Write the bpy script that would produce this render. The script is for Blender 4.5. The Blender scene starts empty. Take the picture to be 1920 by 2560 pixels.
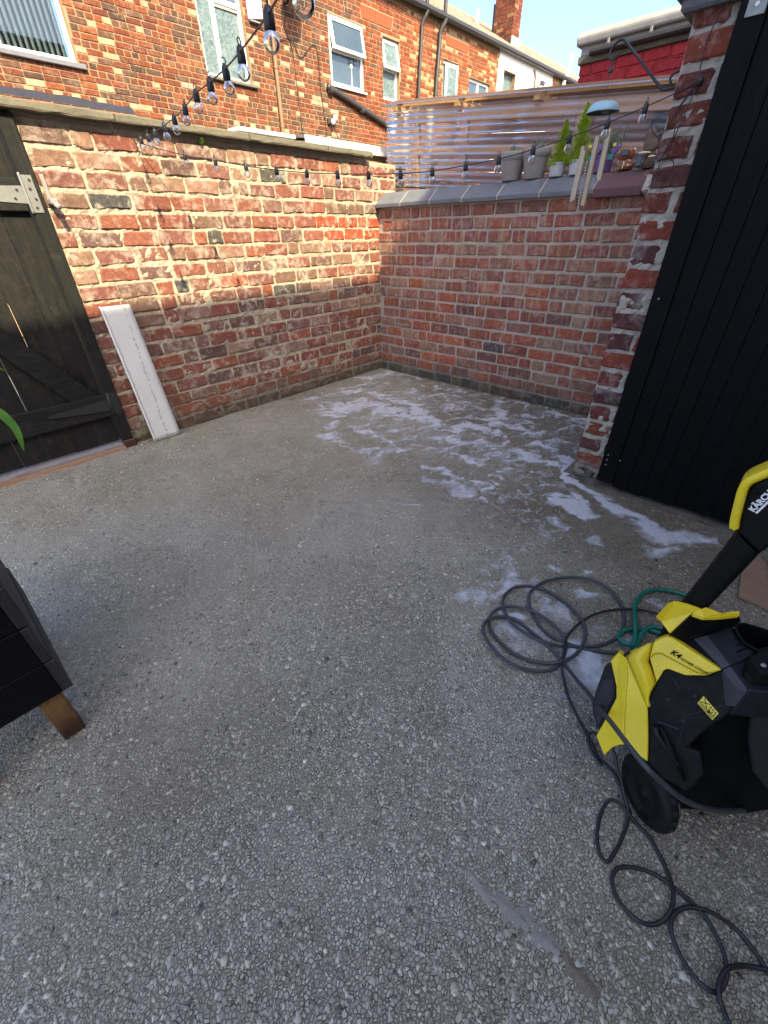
import bpy, bmesh, math, random
import numpy as np
from mathutils import Vector, Matrix, noise as mnoise

# ---------------------------------------------------------------- camera, sky, sun, exposure
S = bpy.context.scene
C = bpy.context.collection
cam_d = bpy.data.cameras.new('camera'); cam = bpy.data.objects.new('camera', cam_d); C.objects.link(cam)
CAM = Vector((-3.4694, -3.2519, 1.2506))
rt = Vector((0.67626, -0.73650, -0.01515)); up = Vector((0.41733, 0.36608, 0.83176)); fw = Vector((0.60704, 0.56881, -0.55493))
cam.matrix_world = Matrix(((rt.x, up.x, -fw.x, CAM.x), (rt.y, up.y, -fw.y, CAM.y), (rt.z, up.z, -fw.z, CAM.z), (0, 0, 0, 1)))
cam_d.sensor_fit = 'VERTICAL'; cam_d.sensor_height = 36; cam_d.sensor_width = 27; cam_d.lens = 14.73
cam_d.clip_start = 0.02; cam_d.clip_end = 800
S.camera = cam
S.render.resolution_x = 768; S.render.resolution_y = 1024

SUN = Vector((0.337, 1.0, -0.863)).normalized()          # the way the sunlight travels
elev = math.asin(-SUN.z); az = math.atan2(-SUN.x, -SUN.y)  # azimuth from +Y toward +X
world = bpy.data.worlds.new('World'); S.world = world; world.use_nodes = True
wn = world.node_tree; bg = wn.nodes['Background']
sky = wn.nodes.new('ShaderNodeTexSky'); sky.sky_type = 'NISHITA'; sky.sun_disc = False
sky.sun_elevation = elev; sky.sun_rotation = az
sky.air_density = 0.6; sky.dust_density = 2.5; sky.ozone_density = 1.0
wn.links.new(sky.outputs[0], bg.inputs['Color']); bg.inputs['Strength'].default_value = 0.15
sl = bpy.data.lights.new('sun', 'SUN'); sl.energy = 2.75; sl.angle = math.radians(0.53); sl.color = (1.0, 0.86, 0.56)
so = bpy.data.objects.new('sun', sl); C.objects.link(so)
so.rotation_euler = SUN.to_track_quat('-Z', 'Y').to_euler(); so.location = (-6, -12, 12)
vs = S.view_settings; vs.view_transform = 'Standard'; vs.look = 'None'; vs.exposure = 1.9; vs.gamma = 1.0; vs.use_curve_mapping = False
S.render.engine = 'CYCLES'
# ---- measured runs of hoses, suds and machine outlines (metres)
HP_HOSE = [(-2.225,-3.2,0.007),(-2.263,-3.149,0.007),(-2.288,-3.101,0.007),(-2.307,-3.027,0.007),(-2.305,-2.969,0.007),(-2.258,-2.901,0.007),(-2.211,-2.857,0.016),(-2.144,-2.838,0.016),(-2.05,-2.859,0.016),(-1.968,-2.922,0.017),(-1.924,-2.995,0.017),(-1.933,-3.074,0.017),(-1.973,-3.133,0.008),(-2.046,-3.167,0.008),(-2.133,-3.179,0.008),(-2.204,-3.159,0.008),(-2.263,-3.118,0.008),(-2.322,-3.052,0.008),(-2.356,-3.0,0.017),(-2.369,-2.948,0.017),(-2.365,-2.897,0.017),(-2.354,-2.855,0.017),(-2.324,-2.812,0.017),(-2.288,-2.783,0.017),(-2.227,-2.765,0.008),(-2.17,-2.774,0.009),(-2.127,-2.809,0.009),(-2.101,-2.863,0.009),(-2.105,-2.929,0.009),(-2.128,-2.995,0.009),(-2.166,-3.047,0.018),(-2.21,-3.08,0.018),(-2.257,-3.095,0.018),(-2.32,-3.098,0.018),(-2.374,-3.085,0.018),(-2.41,-3.064,0.018),(-2.432,-3.036,0.009),(-2.457,-2.994,0.009),(-2.472,-2.935,0.009),(-2.459,-2.868,0.009),(-2.434,-2.817,0.009),(-2.402,-2.79,0.01),(-2.362,-2.781,0.019),(-2.318,-2.792,0.019),(-2.279,-2.825,0.019),(-2.255,-2.882,0.019),(-2.255,-2.948,0.019),(-2.279,-3.012,0.019),(-2.301,-3.045,0.01),(-2.35,-3.063,0.01),(-2.402,-3.067,0.01),(-2.44,-3.062,0.01),(-2.473,-3.037,0.01),(-2.502,-2.997,0.01),(-2.523,-2.951,0.019),(-2.516,-2.889,0.019),(-2.492,-2.835,0.019),(-2.461,-2.8,0.02),(-2.419,-2.785,0.02),(-2.383,-2.797,0.02),(-2.337,-2.836,0.011),(-2.331,-2.88,0.011),(-2.344,-2.938,0.011),(-2.361,-3.003,0.011),(-2.392,-3.072,0.011),(-2.473,-3.138,0.065),(-2.555,-3.184,0.14),(-2.648,-3.233,0.22),(-2.714,-3.274,0.275),(-2.782,-3.341,0.31),(-2.777,-3.393,0.28),(-2.747,-3.439,0.23),(-2.682,-3.498,0.16),(-2.605,-3.56,0.11),(-2.519,-3.621,0.08),(-2.416,-3.679,0.05)]
CABLE = [(-1.938,-3.251,0.012),(-1.96,-3.201,0.012),(-1.997,-3.153,0.012),(-2.051,-3.105,0.012),(-2.112,-3.071,0.012),(-2.19,-3.051,0.02),(-2.253,-3.043,0.02),(-2.305,-3.044,0.02),(-2.351,-3.059,0.02),(-2.395,-3.072,0.02),(-2.434,-3.087,0.02),(-2.457,-3.106,0.009),(-2.502,-3.137,0.009),(-2.559,-3.196,0.009),(-2.6,-3.246,0.009),(-2.63,-3.278,0.009),(-2.639,-3.312,0.009),(-2.656,-3.339,0.009),(-2.686,-3.363,0.009),(-2.707,-3.381,0.009),(-2.726,-3.398,0.006),(-2.739,-3.441,0.006),(-2.778,-3.486,0.006),(-2.817,-3.507,0.013),(-2.86,-3.51,0.013),(-2.899,-3.493,0.006),(-2.918,-3.461,0.006),(-2.909,-3.42,0.006),(-2.884,-3.4,0.006),(-2.853,-3.402,0.006),(-2.826,-3.43,0.006),(-2.806,-3.473,0.006),(-2.804,-3.524,0.006),(-2.816,-3.564,0.013),(-2.843,-3.598,0.013),(-2.876,-3.615,0.013),(-2.902,-3.617,0.006),(-2.927,-3.606,0.006),(-2.932,-3.58,0.006),(-2.917,-3.545,0.006),(-2.888,-3.518,0.014),(-2.853,-3.519,0.014),(-2.823,-3.539,0.014),(-2.799,-3.578,0.014),(-2.793,-3.625,0.006),(-2.809,-3.659,0.006),(-2.825,-3.679,0.006),(-2.837,-3.702,0.006)]
CABLE_LOOP = [(-2.732,-3.403,0.013),(-2.717,-3.374,0.013),(-2.718,-3.343,0.013),(-2.751,-3.333,0.007),(-2.807,-3.339,0.007),(-2.848,-3.357,0.007),(-2.858,-3.379,0.007),(-2.817,-3.388,0.007),(-2.757,-3.39,0.007),(-2.717,-3.382,0.014),(-2.694,-3.36,0.03),(-2.677,-3.342,0.05),(-2.665,-3.326,0.06),(-2.644,-3.302,0.09),(-2.635,-3.267,0.1),(-2.616,-3.239,0.07),(-2.621,-3.238,0.04),(-2.636,-3.26,0.02),(-2.651,-3.294,0.013)]
CABLE_END = [(-2.807,-3.699,0.007),(-2.821,-3.678,0.007),(-2.845,-3.643,0.007),(-2.877,-3.616,0.02),(-2.907,-3.606,0.02),(-2.936,-3.61,0.02),(-2.949,-3.628,0.007),(-2.963,-3.644,0.007),(-2.972,-3.673,0.007)]
GARDEN_HOSE = [(-1.755,-3.347,0.009),(-1.755,-3.29,0.009),(-1.785,-3.224,0.009),(-1.829,-3.19,0.009),(-1.891,-3.174,0.009),(-1.959,-3.179,0.009),(-2.052,-3.205,0.02),(-2.114,-3.223,0.02),(-2.166,-3.229,0.02),(-2.176,-3.197,0.02),(-2.149,-3.179,0.009),(-2.11,-3.184,0.009),(-2.072,-3.212,0.009),(-2.041,-3.255,0.009),(-2.033,-3.306,0.009)]
GARDEN_HOSE2 = [(-2.013,-3.298,0.02),(-2.019,-3.283,0.02),(-2.037,-3.254,0.02),(-2.077,-3.24,0.02),(-2.12,-3.237,0.015),(-2.169,-3.24,0.01),(-2.19,-3.262,0.01)]
FOAM = [([(-1.208,-0.626),(-0.943,-0.644),(-0.966,-1.005),(-0.913,-1.216),(-0.887,-1.333)],0.11,0.8),([(-0.524,0.023),(-0.401,-0.126)],0.06,0.8),([(-1.633,-0.925),(-1.622,-1.08),(-1.668,-1.288),(-1.588,-1.422)],0.07,0.7),([(-0.346,-0.145),(-0.01,-0.152),(0.003,-0.472)],0.09,0.6),([(-0.835,-0.334),(-0.656,-0.47),(-0.703,-0.645),(-0.731,-1.031),(-0.878,-1.343)],0.07,0.6),([(-0.971,-1.398),(-0.951,-1.576),(-0.78,-1.675),(-0.789,-1.913)],0.07,0.65),([(-1.08,-1.666),(-1.098,-1.824),(-0.982,-1.916)],0.05,0.7),([(-0.952,-2.16),(-0.965,-2.264),(-0.955,-2.387)],0.06,0.85),([(-0.755,-2.224),(-0.772,-2.329)],0.04,0.7),([(-1.269,-1.95),(-1.253,-2.043)],0.035,0.7),([(-1.546,-1.813),(-1.48,-1.924),(-1.534,-2.063)],0.03,0.7),([(-1.638,-1.911),(-1.591,-2.028),(-1.66,-2.217)],0.05,0.55),([(-0.813,-2.439),(-0.984,-2.497),(-1.102,-2.559)],0.035,1.3),([(-1.344,-2.66),(-1.374,-2.755),(-1.424,-2.843)],0.06,1.1),([(-1.572,-2.674),(-1.601,-2.732)],0.04,0.5),([(-1.6,-2.841),(-1.592,-2.912)],0.04,0.5),([(-1.584,-2.247),(-1.436,-2.237)],0.015,0.7),([(-1.978,-1.935),(-1.906,-2.058)],0.012,0.7),([(-1.69,-2.291),(-1.641,-2.293)],0.02,0.6),([(-1.783,-2.411),(-1.726,-2.428)],0.02,0.6),([(-0.185,-0.915),(-0.127,-1.183)],0.05,0.5),([(-0.348,-1.613),(-0.514,-1.771)],0.05,0.55),([(-0.101,-2.088),(-0.114,-2.27)],0.03,0.8),([(-1.703,-1.485),(-1.54,-1.518),(-1.445,-1.588)],0.06,0.55),([(-1.395,-1.005),(-1.401,-1.244),(-1.417,-1.408)],0.06,0.6),([(-1.491,-0.839),(-1.37,-0.763),(-1.298,-0.489)],0.06,0.5),([(-0.623,-1.699),(-0.631,-1.951),(-0.626,-2.15)],0.05,0.5),([(-1.104,-2.603),(-1.153,-2.734),(-1.219,-2.86),(-1.276,-2.965),(-1.304,-3.065)],0.045,1.25),([(-1.299,-3.018),(-1.378,-3.127),(-1.304,-3.234),(-1.231,-3.339)],0.085,0.95),([(-1.488,-3.138),(-1.417,-3.218),(-1.33,-3.294)],0.06,0.75),([(-1.298,-2.648),(-1.366,-2.75),(-1.434,-2.865)],0.035,1.0),([(-2.368,-2.635),(-2.266,-2.699),(-2.097,-2.713)],0.05,0.75),([(-2.257,-2.694),(-2.207,-2.644),(-2.045,-2.694)],0.06,0.5),([(-2.386,-2.855),(-2.355,-2.917),(-2.34,-3.0)],0.07,0.6),([(-2.17,-2.857),(-2.149,-2.945),(-2.186,-3.022)],0.09,0.7),([(-2.119,-2.779),(-2.064,-2.805)],0.05,0.5),([(-2.309,-2.812),(-2.277,-2.877)],0.03,1.1),([(-2.337,-3.09),(-2.335,-3.163),(-2.348,-3.193)],0.08,0.95),([(-1.992,-2.991),(-1.981,-3.117)],0.05,0.6),([(-1.868,-3.163),(-1.796,-3.245),(-1.802,-3.302)],0.05,0.8),([(-1.951,-2.858),(-1.9,-2.905)],0.03,0.6),([(-1.86,-2.97),(-1.85,-2.991)],0.02,0.8),([(-2.194,-3.069),(-2.183,-3.149)],0.05,0.6),([(-2.451,-2.914),(-2.418,-3.0)],0.06,0.5),([(-2.522,-3.096),(-2.5,-3.15)],0.05,0.45),([(-2.579,-2.925),(-2.577,-2.982)],0.04,0.4),([(-2.323,-2.734),(-2.415,-2.781)],0.03,0.4),([(-2.172,-3.225),(-2.227,-3.164)],0.05,0.6),([(-1.509,-2.137),(-1.469,-2.219)],0.02,0.5)]
PATCH = [(-3.099,-3.124),(-3.084,-3.166),(-3.081,-3.224),(-3.074,-3.277),(-3.068,-3.327),(-3.075,-3.361),(-3.094,-3.359),(-3.11,-3.347),(-3.107,-3.294),(-3.108,-3.24),(-3.105,-3.191),(-3.106,-3.148)]
PATCH2 = [(-3.078,-3.362),(-3.075,-3.38),(-3.081,-3.411),(-3.085,-3.444),(-3.095,-3.439),(-3.094,-3.398),(-3.1,-3.362)]
WASH = {'F1': [(-2.6086,-3.2101,0.3547),(-2.5954,-3.2174,0.3807),(-2.5983,-3.239,0.3749),(-2.6113,-3.266,0.3495),(-2.6237,-3.292,0.3252),(-2.6359,-3.3174,0.3012),(-2.6658,-3.3452,0.2425),(-2.6901,-3.3645,0.1948),(-2.689,-3.338,0.1971),(-2.6876,-3.3105,0.1998),(-2.692,-3.3004,0.1911),(-2.6979,-3.2924,0.1796),(-2.7129,-3.2843,0.1502),(-2.6974,-3.2522,0.1805),(-2.6758,-3.254,0.223),(-2.6446,-3.2546,0.284),(-2.6321,-3.2437,0.3086)],'F1R': [(-2.5983,-3.239,0.3749),(-2.6113,-3.266,0.3495),(-2.6237,-3.292,0.3252),(-2.6359,-3.3174,0.3012),(-2.6658,-3.3452,0.2425),(-2.6901,-3.3645,0.1948),(-2.689,-3.338,0.1971),(-2.6876,-3.3105,0.1998),(-2.6588,-3.2854,0.2563),(-2.615,-3.2543,0.3422)],'F1L': [(-2.5969,-3.2095,0.3425),(-2.5864,-3.2171,0.3718),(-2.5983,-3.239,0.3749),(-2.615,-3.2543,0.3422),(-2.6588,-3.2854,0.2563),(-2.6876,-3.3105,0.1998),(-2.6894,-3.3006,0.1875),(-2.6927,-3.2926,0.1723),(-2.7039,-3.2846,0.1371),(-2.6843,-3.2522,0.1623),(-2.6649,-3.254,0.209),(-2.6362,-3.2546,0.2741),(-2.6222,-3.2436,0.2973)],'F1slot': [(-2.595,-3.2274,0.3813),(-2.5881,-3.2351,0.3949),(-2.5899,-3.2376,0.3913),(-2.5968,-3.2335,0.3778)],'F1crease': [(-2.6152,-3.2507,0.3549),(-2.6629,-3.2853,0.2614)],'F2': [[(-2.5778,-3.2375,0.3887),(-2.582,-3.2433,0.4026),(-2.5842,-3.2489,0.4143),(-2.5829,-3.2544,0.4227),(-2.5776,-3.2599,0.4272),(-2.5688,-3.2654,0.4284),(-2.5579,-3.2709,0.4277)],[(-2.5943,-3.2368,0.3828),(-2.5988,-3.2433,0.3954),(-2.6015,-3.2496,0.4059),(-2.6008,-3.2557,0.4131),(-2.5962,-3.2619,0.4164),(-2.5881,-3.268,0.4164),(-2.5781,-3.2743,0.4145)],[(-2.5986,-3.2397,0.3743),(-2.6036,-3.2462,0.3846),(-2.6068,-3.2526,0.3929),(-2.6069,-3.2589,0.3981),(-2.6034,-3.2651,0.3997),(-2.5967,-3.2714,0.3982),(-2.5881,-3.2778,0.3948)],[(-2.6113,-3.266,0.3495),(-2.6147,-3.2707,0.3603),(-2.6167,-3.2753,0.3693),(-2.616,-3.2799,0.3755),(-2.6121,-3.2846,0.3784),(-2.6055,-3.2894,0.3785),(-2.5972,-3.2943,0.377)],[(-2.6237,-3.292,0.3252),(-2.6253,-3.2948,0.3361),(-2.6257,-3.2977,0.3457),(-2.6241,-3.3007,0.3528),(-2.6199,-3.3038,0.3572),(-2.6135,-3.307,0.3593),(-2.6058,-3.3103,0.3601)],[(-2.6303,-3.3065,0.3122),(-2.6312,-3.3068,0.3201),(-2.6314,-3.3073,0.3269),(-2.6301,-3.3078,0.3321),(-2.6271,-3.3084,0.3354),(-2.6226,-3.3091,0.3371),(-2.6172,-3.3099,0.3378)],[(-2.6359,-3.3174,0.3012),(-2.636,-3.3165,0.3054),(-2.6358,-3.3156,0.309),(-2.6349,-3.3148,0.312),(-2.6332,-3.314,0.314),(-2.6309,-3.3132,0.3154),(-2.6282,-3.3125,0.3163)]],'F3': [(-2.5702,-3.2707,0.4388),(-2.5643,-3.2775,0.4503),(-2.5587,-3.2868,0.4613),(-2.5569,-3.2968,0.4649),(-2.558,-3.3115,0.4627),(-2.5615,-3.3568,0.4559),(-2.565,-3.4006,0.4489),(-2.5706,-3.3917,0.438),(-2.5788,-3.3703,0.422),(-2.5776,-3.2923,0.4243),(-2.5811,-3.2827,0.4174),(-2.5877,-3.2773,0.4045)],'F3b': [(-2.5817,-3.2775,0.3987),(-2.575,-3.2829,0.4117),(-2.5715,-3.2926,0.4186),(-2.5727,-3.3711,0.4163),(-2.5645,-3.3927,0.4324),(-2.571,-3.3826,0.4197),(-2.5809,-3.3504,0.4002),(-2.5832,-3.3178,0.3957),(-2.5866,-3.3124,0.389),(-2.6029,-3.3105,0.3571)],'B1': [(-2.6029,-3.3105,0.3571),(-2.589,-3.3112,0.3843),(-2.5832,-3.3178,0.3957),(-2.5809,-3.3504,0.4002),(-2.571,-3.3826,0.4197),(-2.5589,-3.4016,0.4434),(-2.5702,-3.4362,0.4212),(-2.5706,-3.4449,0.4204),(-2.5949,-3.4482,0.3728),(-2.6275,-3.4239,0.3088),(-2.6484,-3.4156,0.2679),(-2.6454,-3.4363,0.2738),(-2.6641,-3.4605,0.2371),(-2.6844,-3.4574,0.1972),(-2.6945,-3.45,0.1775),(-2.6926,-3.4323,0.1813),(-2.6946,-3.406,0.1773),(-2.6875,-3.3649,0.1912),(-2.6631,-3.3455,0.2391),(-2.6322,-3.317,0.2996),(-2.6225,-3.3103,0.3186)],'slot1': [(-2.5937,-3.3323,0.3838),(-2.592,-3.3333,0.3873),(-2.5999,-3.3547,0.3718),(-2.6017,-3.3538,0.3683)],'slot2': [(-2.6461,-3.3444,0.2811),(-2.6427,-3.3465,0.2877),(-2.6385,-3.385,0.296),(-2.64,-3.3879,0.2931)],'lance1': [(-2.6575,-3.3457,0.2808),(-2.6633,-3.3541,0.2695),(-2.6805,-3.4125,0.2357)],'lance2': [(-2.6543,-3.3546,0.2871),(-2.6909,-3.435,0.2153)],'sticker': [(-2.6045,-3.3922,0.3627),(-2.5947,-3.3955,0.382),(-2.6033,-3.4313,0.365),(-2.6128,-3.4277,0.3464)],'recess': [(-2.5535,-3.4084,0.1766),(-2.472,-3.4635,0.3363),(-2.449,-3.4956,0.3815),(-2.4294,-3.542,0.42),(-2.5488,-3.6451,0.1858),(-2.5961,-3.5701,0.0931),(-2.6304,-3.4751,0.0257)],'colr': [(-2.5435,-3.4774,0.3724),(-2.5444,-3.509,0.3706),(-2.5423,-3.5666,0.3747),(-2.6053,-3.621,0.2511),(-2.6128,-3.5646,0.2365),(-2.6038,-3.5324,0.2541),(-2.5766,-3.5004,0.3074)],'C1': [(-2.51,-3.336,0.452),(-2.483,-3.356,0.458),(-2.546,-3.411,0.458),(-2.557,-3.401,0.448)],'C2': [(-2.559,-3.402,0.449),(-2.548,-3.411,0.459),(-2.593,-3.449,0.456),(-2.589,-3.434,0.44)],'D1': [(-2.483,-3.356,0.458),(-2.406,-3.396,0.458),(-2.431,-3.402,0.458),(-2.459,-3.42,0.458),(-2.465,-3.448,0.458),(-2.517,-3.429,0.458),(-2.546,-3.411,0.458)],'D2': [(-2.544,-3.411,0.456),(-2.515,-3.429,0.456),(-2.463,-3.448,0.456),(-2.354,-3.523,0.456),(-2.528,-3.532,0.456),(-2.573,-3.478,0.456),(-2.593,-3.449,0.456)],'B2': [(-2.54,-3.298,0.45),(-2.529,-3.313,0.45),(-2.508,-3.336,0.45),(-2.553,-3.402,0.445),(-2.555,-3.402,0.44),(-2.547,-3.359,0.443),(-2.54,-3.313,0.447)],'cav': [(-2.411,-3.394,0.465),(-2.392,-3.413,0.465),(-2.383,-3.457,0.465),(-2.359,-3.52,0.465),(-2.373,-3.52,0.465),(-2.474,-3.446,0.465),(-2.468,-3.419,0.465),(-2.441,-3.401,0.465)],'neck': [(-2.552,-3.291,0.468),(-2.511,-3.31,0.518),(-2.507,-3.333,0.518),(-2.486,-3.356,0.518),(-2.447,-3.391,0.518),(-2.436,-3.399,0.5),(-2.421,-3.398,0.47),(-2.481,-3.354,0.462),(-2.514,-3.336,0.455),(-2.538,-3.313,0.455)],'col1': [(-2.557,-3.252,0.5),(-2.536,-3.261,0.535),(-2.524,-3.271,0.54),(-2.509,-3.296,0.535),(-2.499,-3.321,0.53),(-2.498,-3.33,0.525),(-2.514,-3.31,0.52),(-2.554,-3.29,0.47),(-2.547,-3.267,0.485)],'col2': [(-2.514,-3.31,0.52),(-2.51,-3.333,0.52),(-2.489,-3.356,0.52),(-2.448,-3.391,0.52),(-2.442,-3.387,0.527),(-2.458,-3.373,0.527),(-2.478,-3.358,0.527),(-2.493,-3.328,0.537),(-2.499,-3.321,0.53)],'knob': [(-2.544,-3.426,0.5),(-2.503,-3.444,0.5),(-2.408,-3.508,0.5),(-2.535,-3.514,0.5),(-2.577,-3.452,0.5)],'knobc': (-2.551,-3.449,0.46),'screw': (-2.555,-3.451,0.502),'head': [(-2.47,-3.3099,0.7352),(-2.47,-3.3042,0.7769),(-2.47,-3.2968,0.827),(-2.47,-3.2985,0.8436),(-2.47,-3.3102,0.8592),(-2.47,-3.3447,0.9015),(-2.47,-3.3996,0.7688),(-2.47,-3.3731,0.7462),(-2.47,-3.3648,0.72),(-2.47,-3.3609,0.7036)],'band': [(-2.475,-3.3036,0.743),(-2.475,-3.2979,0.7621),(-2.475,-3.2903,0.8019),(-2.475,-3.286,0.8304),(-2.475,-3.2892,0.8485),(-2.475,-3.3061,0.8708),(-2.475,-3.3399,0.9136)],'logo': [(-2.492,-3.3176,0.7891),(-2.492,-3.3262,0.8236),(-2.492,-3.3263,0.7827),(-2.492,-3.3329,0.8067)],'hole': (-2.491,-3.3088,0.8277),'shaftL': [(-2.465,-3.2834,0.496),(-2.465,-3.2977,0.6187),(-2.465,-3.3102,0.7326)],'shaftR': [(-2.465,-3.3327,0.5169),(-2.465,-3.3481,0.6138),(-2.465,-3.3615,0.7009)],'dbox': [(-2.6033,-3.2342,0.299),(-2.6141,-3.211,0.278),(-2.6189,-3.2082,0.2685),(-2.6472,-3.2134,0.213),(-2.6585,-3.2254,0.1908),(-2.6648,-3.2369,0.1785),(-2.6738,-3.2519,0.1609),(-2.6553,-3.2538,0.1972),(-2.6236,-3.2547,0.2593)],'k4': [(-2.5726,-3.3072,0.4362),(-2.575,-3.3662,0.4315)],'wheel': [(-2.715,-3.333,0.209),(-2.715,-3.33,0.107),(-2.715,-3.465,0.028),(-2.715,-3.448,0.156)]}
# ---------------------------------------------------------------- helpers
random.seed(7)
RNG = np.random.default_rng(7)
def rnd(a, b): return random.uniform(a, b)

def tag(o, label=None, cat=None, group=None, kind=None):
    if label: o['label'] = label
    if cat: o['category'] = cat
    if group: o['group'] = group
    if kind: o['kind'] = kind
    return o
def thing(name, label, cat, loc=(0, 0, 0), group=None):
    o = bpy.data.objects.new(name, None); C.objects.link(o); o.location = loc; o.empty_display_size = 0.1
    return tag(o, label, cat, group)
def wloc(o):
    v = Vector(o.location)
    while o.parent: o = o.parent; v += Vector(o.location)
    return v
def link(name, me, parent=None, loc=None):
    """an object whose mesh is in world coordinates (loc None) or stands at loc"""
    o = bpy.data.objects.new(name, me); C.objects.link(o)
    w = Vector(loc) if loc is not None else Vector((0, 0, 0))
    if parent: o.parent = parent; w = w - wloc(parent)
    o.location = w
    return o

class MB:
    def __init__(s): s.v = []; s.f = []
    def add(s, vs, fs):
        n = len(s.v); s.v += [tuple(v) for v in vs]; s.f += [tuple(i + n for i in f) for f in fs]; return s
    def box(s, a, b):
        (x0, y0, z0), (x1, y1, z1) = a, b
        return s.add([(x0,y0,z0),(x1,y0,z0),(x1,y1,z0),(x0,y1,z0),(x0,y0,z1),(x1,y0,z1),(x1,y1,z1),(x0,y1,z1)],
                     [(3,2,1,0),(4,5,6,7),(0,1,5,4),(1,2,6,5),(2,3,7,6),(3,0,4,7)])
    def hexa(s, p):   # 8 corners, order as box
        return s.add(p, [(3,2,1,0),(4,5,6,7),(0,1,5,4),(1,2,6,5),(2,3,7,6),(3,0,4,7)])
    def cbox(s, a, b, c=0.004):   # box with chamfered vertical+horizontal edges (a simple bevel on all edges)
        bm = bmesh.new(); m = MB().box(a, b)
        vs = [bm.verts.new(v) for v in m.v]
        for f in m.f: bm.faces.new([vs[i] for i in f])
        bmesh.ops.bevel(bm, geom=bm.edges[:], offset=c, segments=1, affect='EDGES', clamp_overlap=True)
        bm.verts.index_update(); s.add([v.co[:] for v in bm.verts], [[v.index for v in f.verts] for f in bm.faces]); bm.free(); return s
    def prism(s, pts, vec):   # polygon pts extruded by vec (front = pts)
        n = len(pts); vec = Vector(vec); q = [Vector(p) for p in pts]
        return s.add([p[:] for p in q] + [(p + vec)[:] for p in q],
                     [tuple(range(n)), tuple(reversed(range(n, 2 * n)))] + [((i + 1) % n, i, n + i, n + (i + 1) % n) for i in range(n)])
    def tube(s, path, r, n=8, closed=False, caps=True):
        P = [Vector(p) for p in path]; m = len(P); rr = r if hasattr(r, '__len__') else [r] * m
        t0 = (P[1] - P[0]).normalized(); ref = Vector((0, 0, 1)) if abs(t0.z) < 0.9 else Vector((1, 0, 0))
        nrm = (ref - t0 * ref.dot(t0)).normalized(); vs = []
        for i in range(m):
            a = P[(i - 1) % m] if (closed or i > 0) else P[0]; b = P[(i + 1) % m] if (closed or i < m - 1) else P[-1]
            t = (b - a).normalized(); nrm = nrm - t * nrm.dot(t)
            if nrm.length < 1e-6: nrm = t.orthogonal()
            nrm.normalize(); bn = t.cross(nrm)
            for k in range(n):
                a_ = 2 * math.pi * k / n; vs.append((P[i] + (nrm * math.cos(a_) + bn * math.sin(a_)) * rr[i])[:])
        fs = []
        for i in range(m if closed else m - 1):
            j = (i + 1) % m
            for k in range(n): k2 = (k + 1) % n; fs.append((i*n+k, i*n+k2, j*n+k2, j*n+k))
        if caps and not closed: fs += [tuple(reversed(range(n))), tuple(range((m-1)*n, m*n))]
        return s.add(vs, fs)
    def lathe(s, prof, c=(0,0,0), n=20, axis='Z', cap=True):
        vs = []; c = Vector(c)
        for r, h in prof:
            for k in range(n):
                a = 2*math.pi*k/n; x, y = r*math.cos(a), r*math.sin(a)
                p = Vector((x, y, h)) if axis == 'Z' else (Vector((h, x, y)) if axis == 'X' else Vector((y, h, x)))
                vs.append((c + p)[:])
        m = len(prof); fs = [(i*n+k, i*n+(k+1)%n, (i+1)*n+(k+1)%n, (i+1)*n+k) for i in range(m-1) for k in range(n)]
        if cap: fs += [tuple(reversed(range(n))), tuple(range((m-1)*n, m*n))]
        return s.add(vs, fs)
    def grid(s, rows):
        n, m = len(rows), len(rows[0])
        return s.add([p for r in rows for p in r], [(i*m+j, i*m+j+1, (i+1)*m+j+1, (i+1)*m+j) for i in range(n-1) for j in range(m-1)])
    def mesh(s, name, mat, smooth=False):
        me = bpy.data.meshes.new(name); me.from_pydata(s.v, [], s.f); me.materials.append(mat)
        if smooth: me.polygons.foreach_set('use_smooth', [True] * len(me.polygons))
        me.update(); return me
    def build(s, name, mat, parent=None, smooth=False, loc=None, bevel=0, fix=True):
        me = s.mesh(name, mat, smooth)
        if fix:
            bm = bmesh.new(); bm.from_mesh(me); bmesh.ops.recalc_face_normals(bm, faces=bm.faces[:]); bm.to_mesh(me); bm.free()
        o = link(name, me, parent, loc)
        if bevel:
            b = o.modifiers.new('bevel', 'BEVEL'); b.width = bevel; b.segments = 2; b.limit_method = 'ANGLE'; b.angle_limit = math.radians(35)
        return o

def catmull(pts, sub=6):
    P = [Vector(p) for p in pts]; out = []
    for i in range(len(P) - 1):
        p0 = P[max(i-1, 0)]; p1 = P[i]; p2 = P[i+1]; p3 = P[min(i+2, len(P)-1)]
        for k in range(sub):
            t = k / sub
            out.append(0.5 * ((2*p1) + (-p0+p2)*t + (2*p0-5*p1+4*p2-p3)*t*t + (-p0+3*p1-3*p2+p3)*t*t*t))
    out.append(P[-1]); return out

def np_mesh(name, V, F, mat, smooth=False, cols=None):
    """V (n,3), F (m,k) numpy -> mesh, fast"""
    me = bpy.data.meshes.new(name); m, k = F.shape
    me.vertices.add(len(V)); me.vertices.foreach_set('co', V.astype(np.float32).ravel())
    me.loops.add(m * k); me.loops.foreach_set('vertex_index', F.astype(np.int32).ravel())
    me.polygons.add(m); me.polygons.foreach_set('loop_start', np.arange(0, m*k, k, dtype=np.int32))
    me.polygons.foreach_set('loop_total', np.full(m, k, dtype=np.int32))
    if smooth: me.polygons.foreach_set('use_smooth', np.ones(m, dtype=bool))
    me.materials.append(mat)
    if cols is not None:
        a = me.color_attributes.new('Col', 'FLOAT_COLOR', 'POINT'); a.data.foreach_set('color', cols.astype(np.float32).ravel())
    me.update(); me.validate(); return me

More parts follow.
